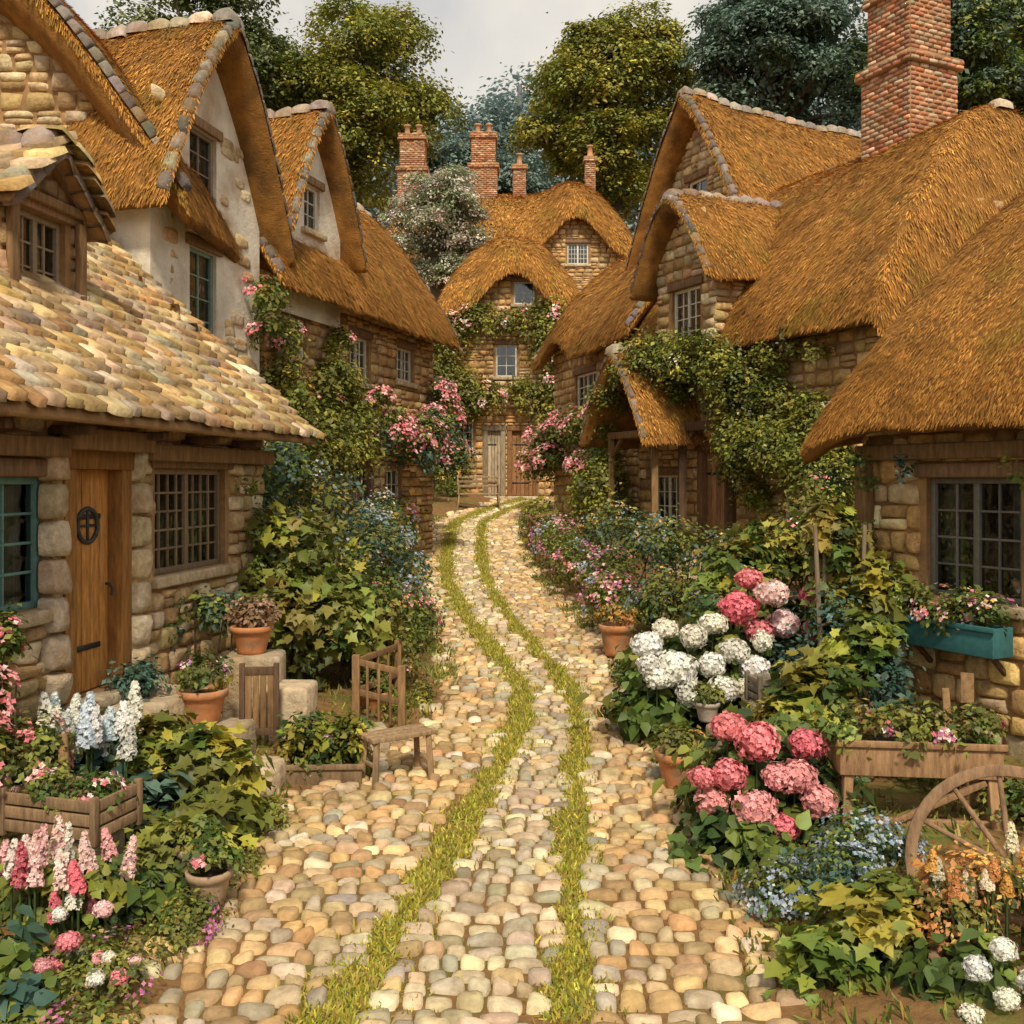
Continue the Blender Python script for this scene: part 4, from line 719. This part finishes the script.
crate('wooden_crate',frame(2.18,8.4,.56,.2),.34,.26,.2,(.22,.18,.13))
crate('wooden_crate',frame(-2.62,5.95,.34,-.3),.66,.4,.24,(.28,.18,.1),fill=DG+GR,fl=(70,.035,PK+WH))
slab_steps('stone_blocks',[(-2.62,5.97,.325,.5,.34,.3,-.3)])
g=G(); f=frame(-2.85,6.2,.2,-.35); g.beam(f[0]+A(-.1,0,0),f[0]+A(-.22,.1,.7),.08,.03,WOODM); g.beam(f[0]+A(.1,-.02,0),f[0]+A(.02,.1,.6),.06,.03,WOODM); g.emit('leaning_plank',M_WOOD,bevel=.005)
g=G(); f=frame(-2.1,8.3,.2,.1)
for a in(-.16,.12): g.box(f,a,a+.045,-.02,.02,-.05,.68,WOODD)
g.box(f,-.13,.12,-.012,.012,.58,.65,WOODD);g.box(f,-.13,.12,-.012,.012,.08,.14,WOODD)
for i in range(4): g.box(f,-.11+i*.06,-.06+i*.06,-.009,.009,.14,.58,WOODM)
g.emit('wooden_gate',M_WOOD,bevel=.005)
def bench(name,x,y,ang,w=.5,d=.25,h=.36,back=False,col=(.3,.2,.11)):
    z=float(ground(x,y)); f=frame(x,y,z,ang); g=G(); o,X,Y,Z=f
    n=3
    for i in range(n): g.box(f,-w/2,w/2,-d/2+i*d/n+.004,-d/2+(i+1)*d/n-.004,h-.035,h,col)
    for a in(-w/2+.05,w/2-.05):
        for b in(-d/2+.04,d/2-.04): g.beam(o+X*a*1.1+Y*b*1.15-Z*.02,o+X*a+Y*b+Z*(h-.035),.045,.045,col)
        g.beam(o+X*a-Y*(d/2-.04)+Z*h*.4,o+X*a+Y*(d/2-.04)+Z*h*.4,.03,.03,col)
    if back:
        for a in(-w/2+.03,w/2-.03): g.beam(o+X*a+Y*d/2+Z*(h-.05),o+X*a+Y*(d/2+.1)+Z*(h+.5),.05,.05,col); g.beam(o+X*a-Y*d/2+Z*(h+.22),o+X*a+Y*(d/2+.04)+Z*(h+.22),.04,.04,col); g.beam(o+X*a-Y*(d/2-.02)+Z*h,o+X*a-Y*(d/2-.02)+Z*(h+.22),.04,.04,col)
        for q in(.2,.33,.46): g.beam(o-X*(w/2-.03)+Y*(d/2+.1*q)+Z*(h+q),o+X*(w/2-.03)+Y*(d/2+.1*q)+Z*(h+q),.025,.07,col)
    g.emit(name,M_WOOD,bevel=.005)
bench('wooden_stool',-.92,8.0,.6,.56,.28,.38)
bench('garden_bench',-.95,28.3,.1,1.2,.45,.45,True)
slab_steps('stone_blocks',[(-1.3,8.75,.24,.42,.35,.3,.3)])
def fence(name,pts,h,col=WOODM,pick_=3):
    g=G()
    P=[A(x,y,float(ground(x,y))) for x,y in pts]
    for p in P: g.beam(p-A(0,0,.1),p+A(0,0,h),.07,.07,col)
    for p,q in zip(P[:-1],P[1:]):
        for k in(.9,.45): g.beam(p+A(0,0,h*k),q+A(0,0,h*k),.03,.06,col)
        for i in range(1,pick_+1): r=p+(q-p)*i/(pick_+1); g.beam(r+A(0,0,.05),r+A(0,0,h*.88),.025,.035,col)
    g.emit(name,M_WOOD,bevel=.006)
fence('wooden_railing',[(-1.02,9.25),(-1.45,9.3),(-1.15,10.1)],.62)
fence('wooden_fence',[(.5,19.3),(.35,20.8),(.9,20.9)],.75)
fence('wooden_fence',[(-1.85,15.0),(-1.75,16.6)],.9)
g=G()
for x,y in((2.85,9.1),(3.1,8.95),(3.3,9.2),(2.75,8.8)): g.tube([A(x,y,.1),A(x+random.uniform(-.1,.1),y,2.0)],[.025,.02],7,(.22,.17,.11))
g.tube([A(2.75,8.9,1.1),A(3.3,9.15,1.25)],[.018,.018],6,(.22,.17,.11)); g.emit('garden_stakes',M_WOOD)
e=empty('wall_lantern',tuple(W3.P(2.45,.3,2.5))); p=W3.P(2.45,.3,2.45); g=G(); g.beam(W3.P(2.45,0,2.75),W3.P(2.45,.32,2.75),.03,.03,(.03,.03,.03))
f=(p,W3.d,W3.n,A(0,0,1))
for a in(-.09,.07):
    for b in(-.09,.07): g.box(f,a,a+.02,b,b+.02,-.15,.15,(.03,.03,.03))
g.box(f,-.1,.1,-.1,.1,-.18,-.15,(.03,.03,.03)); g.lathe(p+A(0,0,.15),[(.16,0),(.03,.12),(0,.13)],4,(.03,.03,.03)); g.emit('lantern_frame',M_IRON,e)
g=G(); g.box(f,-.08,.08,-.08,.08,-.14,.14); g.emit('lantern_glass',M_GLASS,e)
# ---------------------------------------------------------------- light, world, camera
sc=bpy.context.scene; w=bpy.data.worlds.new('World'); sc.world=w; w.use_nodes=True; nt=w.node_tree; N=nt.nodes; Lk=nt.links
AZ=174; EL=48
bg=N['Background']; sky=N.new('ShaderNodeTexSky'); sky.sky_type='NISHITA'; sky.sun_disc=False; sky.sun_elevation=math.radians(EL); sky.sun_rotation=math.radians(AZ); sky.dust_density=3
tc=N.new('ShaderNodeTexCoord'); n1=N.new('ShaderNodeTexNoise'); n1.inputs['Scale'].default_value=4.5; n1.inputs['Detail'].default_value=7; Lk.new(tc.outputs['Generated'],n1.inputs['Vector'])
mr=N.new('ShaderNodeMapRange'); mr.inputs[1].default_value=.35; mr.inputs[2].default_value=.6; mr.inputs[3].default_value=.65; mr.inputs[4].default_value=1; Lk.new(n1.outputs[0],mr.inputs[0])
mx=N.new('ShaderNodeMixRGB'); Lk.new(mr.outputs[0],mx.inputs[0]); Lk.new(sky.outputs[0],mx.inputs[1]); mx.inputs[2].default_value=(7.9,7.4,6.6,1); Lk.new(mx.outputs[0],bg.inputs[0]); bg.inputs[1].default_value=.112
s=bpy.data.lights.new('sun','SUN'); s.energy=3.8; s.angle=math.radians(7); s.color=(1,.88,.69); so=bpy.data.objects.new('sun',s); sc.collection.objects.link(so)
el=math.radians(EL); az=math.radians(AZ); ds=A(math.sin(az)*math.cos(el),math.cos(az)*math.cos(el),math.sin(el))
from mathutils import Vector
so.rotation_euler=Vector(ds).to_track_quat('Z','Y').to_euler()
cd=bpy.data.cameras.new('camera'); cd.lens=35.16; cd.sensor_width=36; cd.shift_y=-.03125; cd.clip_end=3000; cd.clip_start=.05
co=bpy.data.objects.new('camera',cd); co.location=(0,0,2.4); co.rotation_euler=(math.radians(90),0,0); sc.collection.objects.link(co); sc.camera=co
sc.view_settings.view_transform='Standard'; sc.view_settings.look='None'; sc.view_settings.exposure=0
print('done')
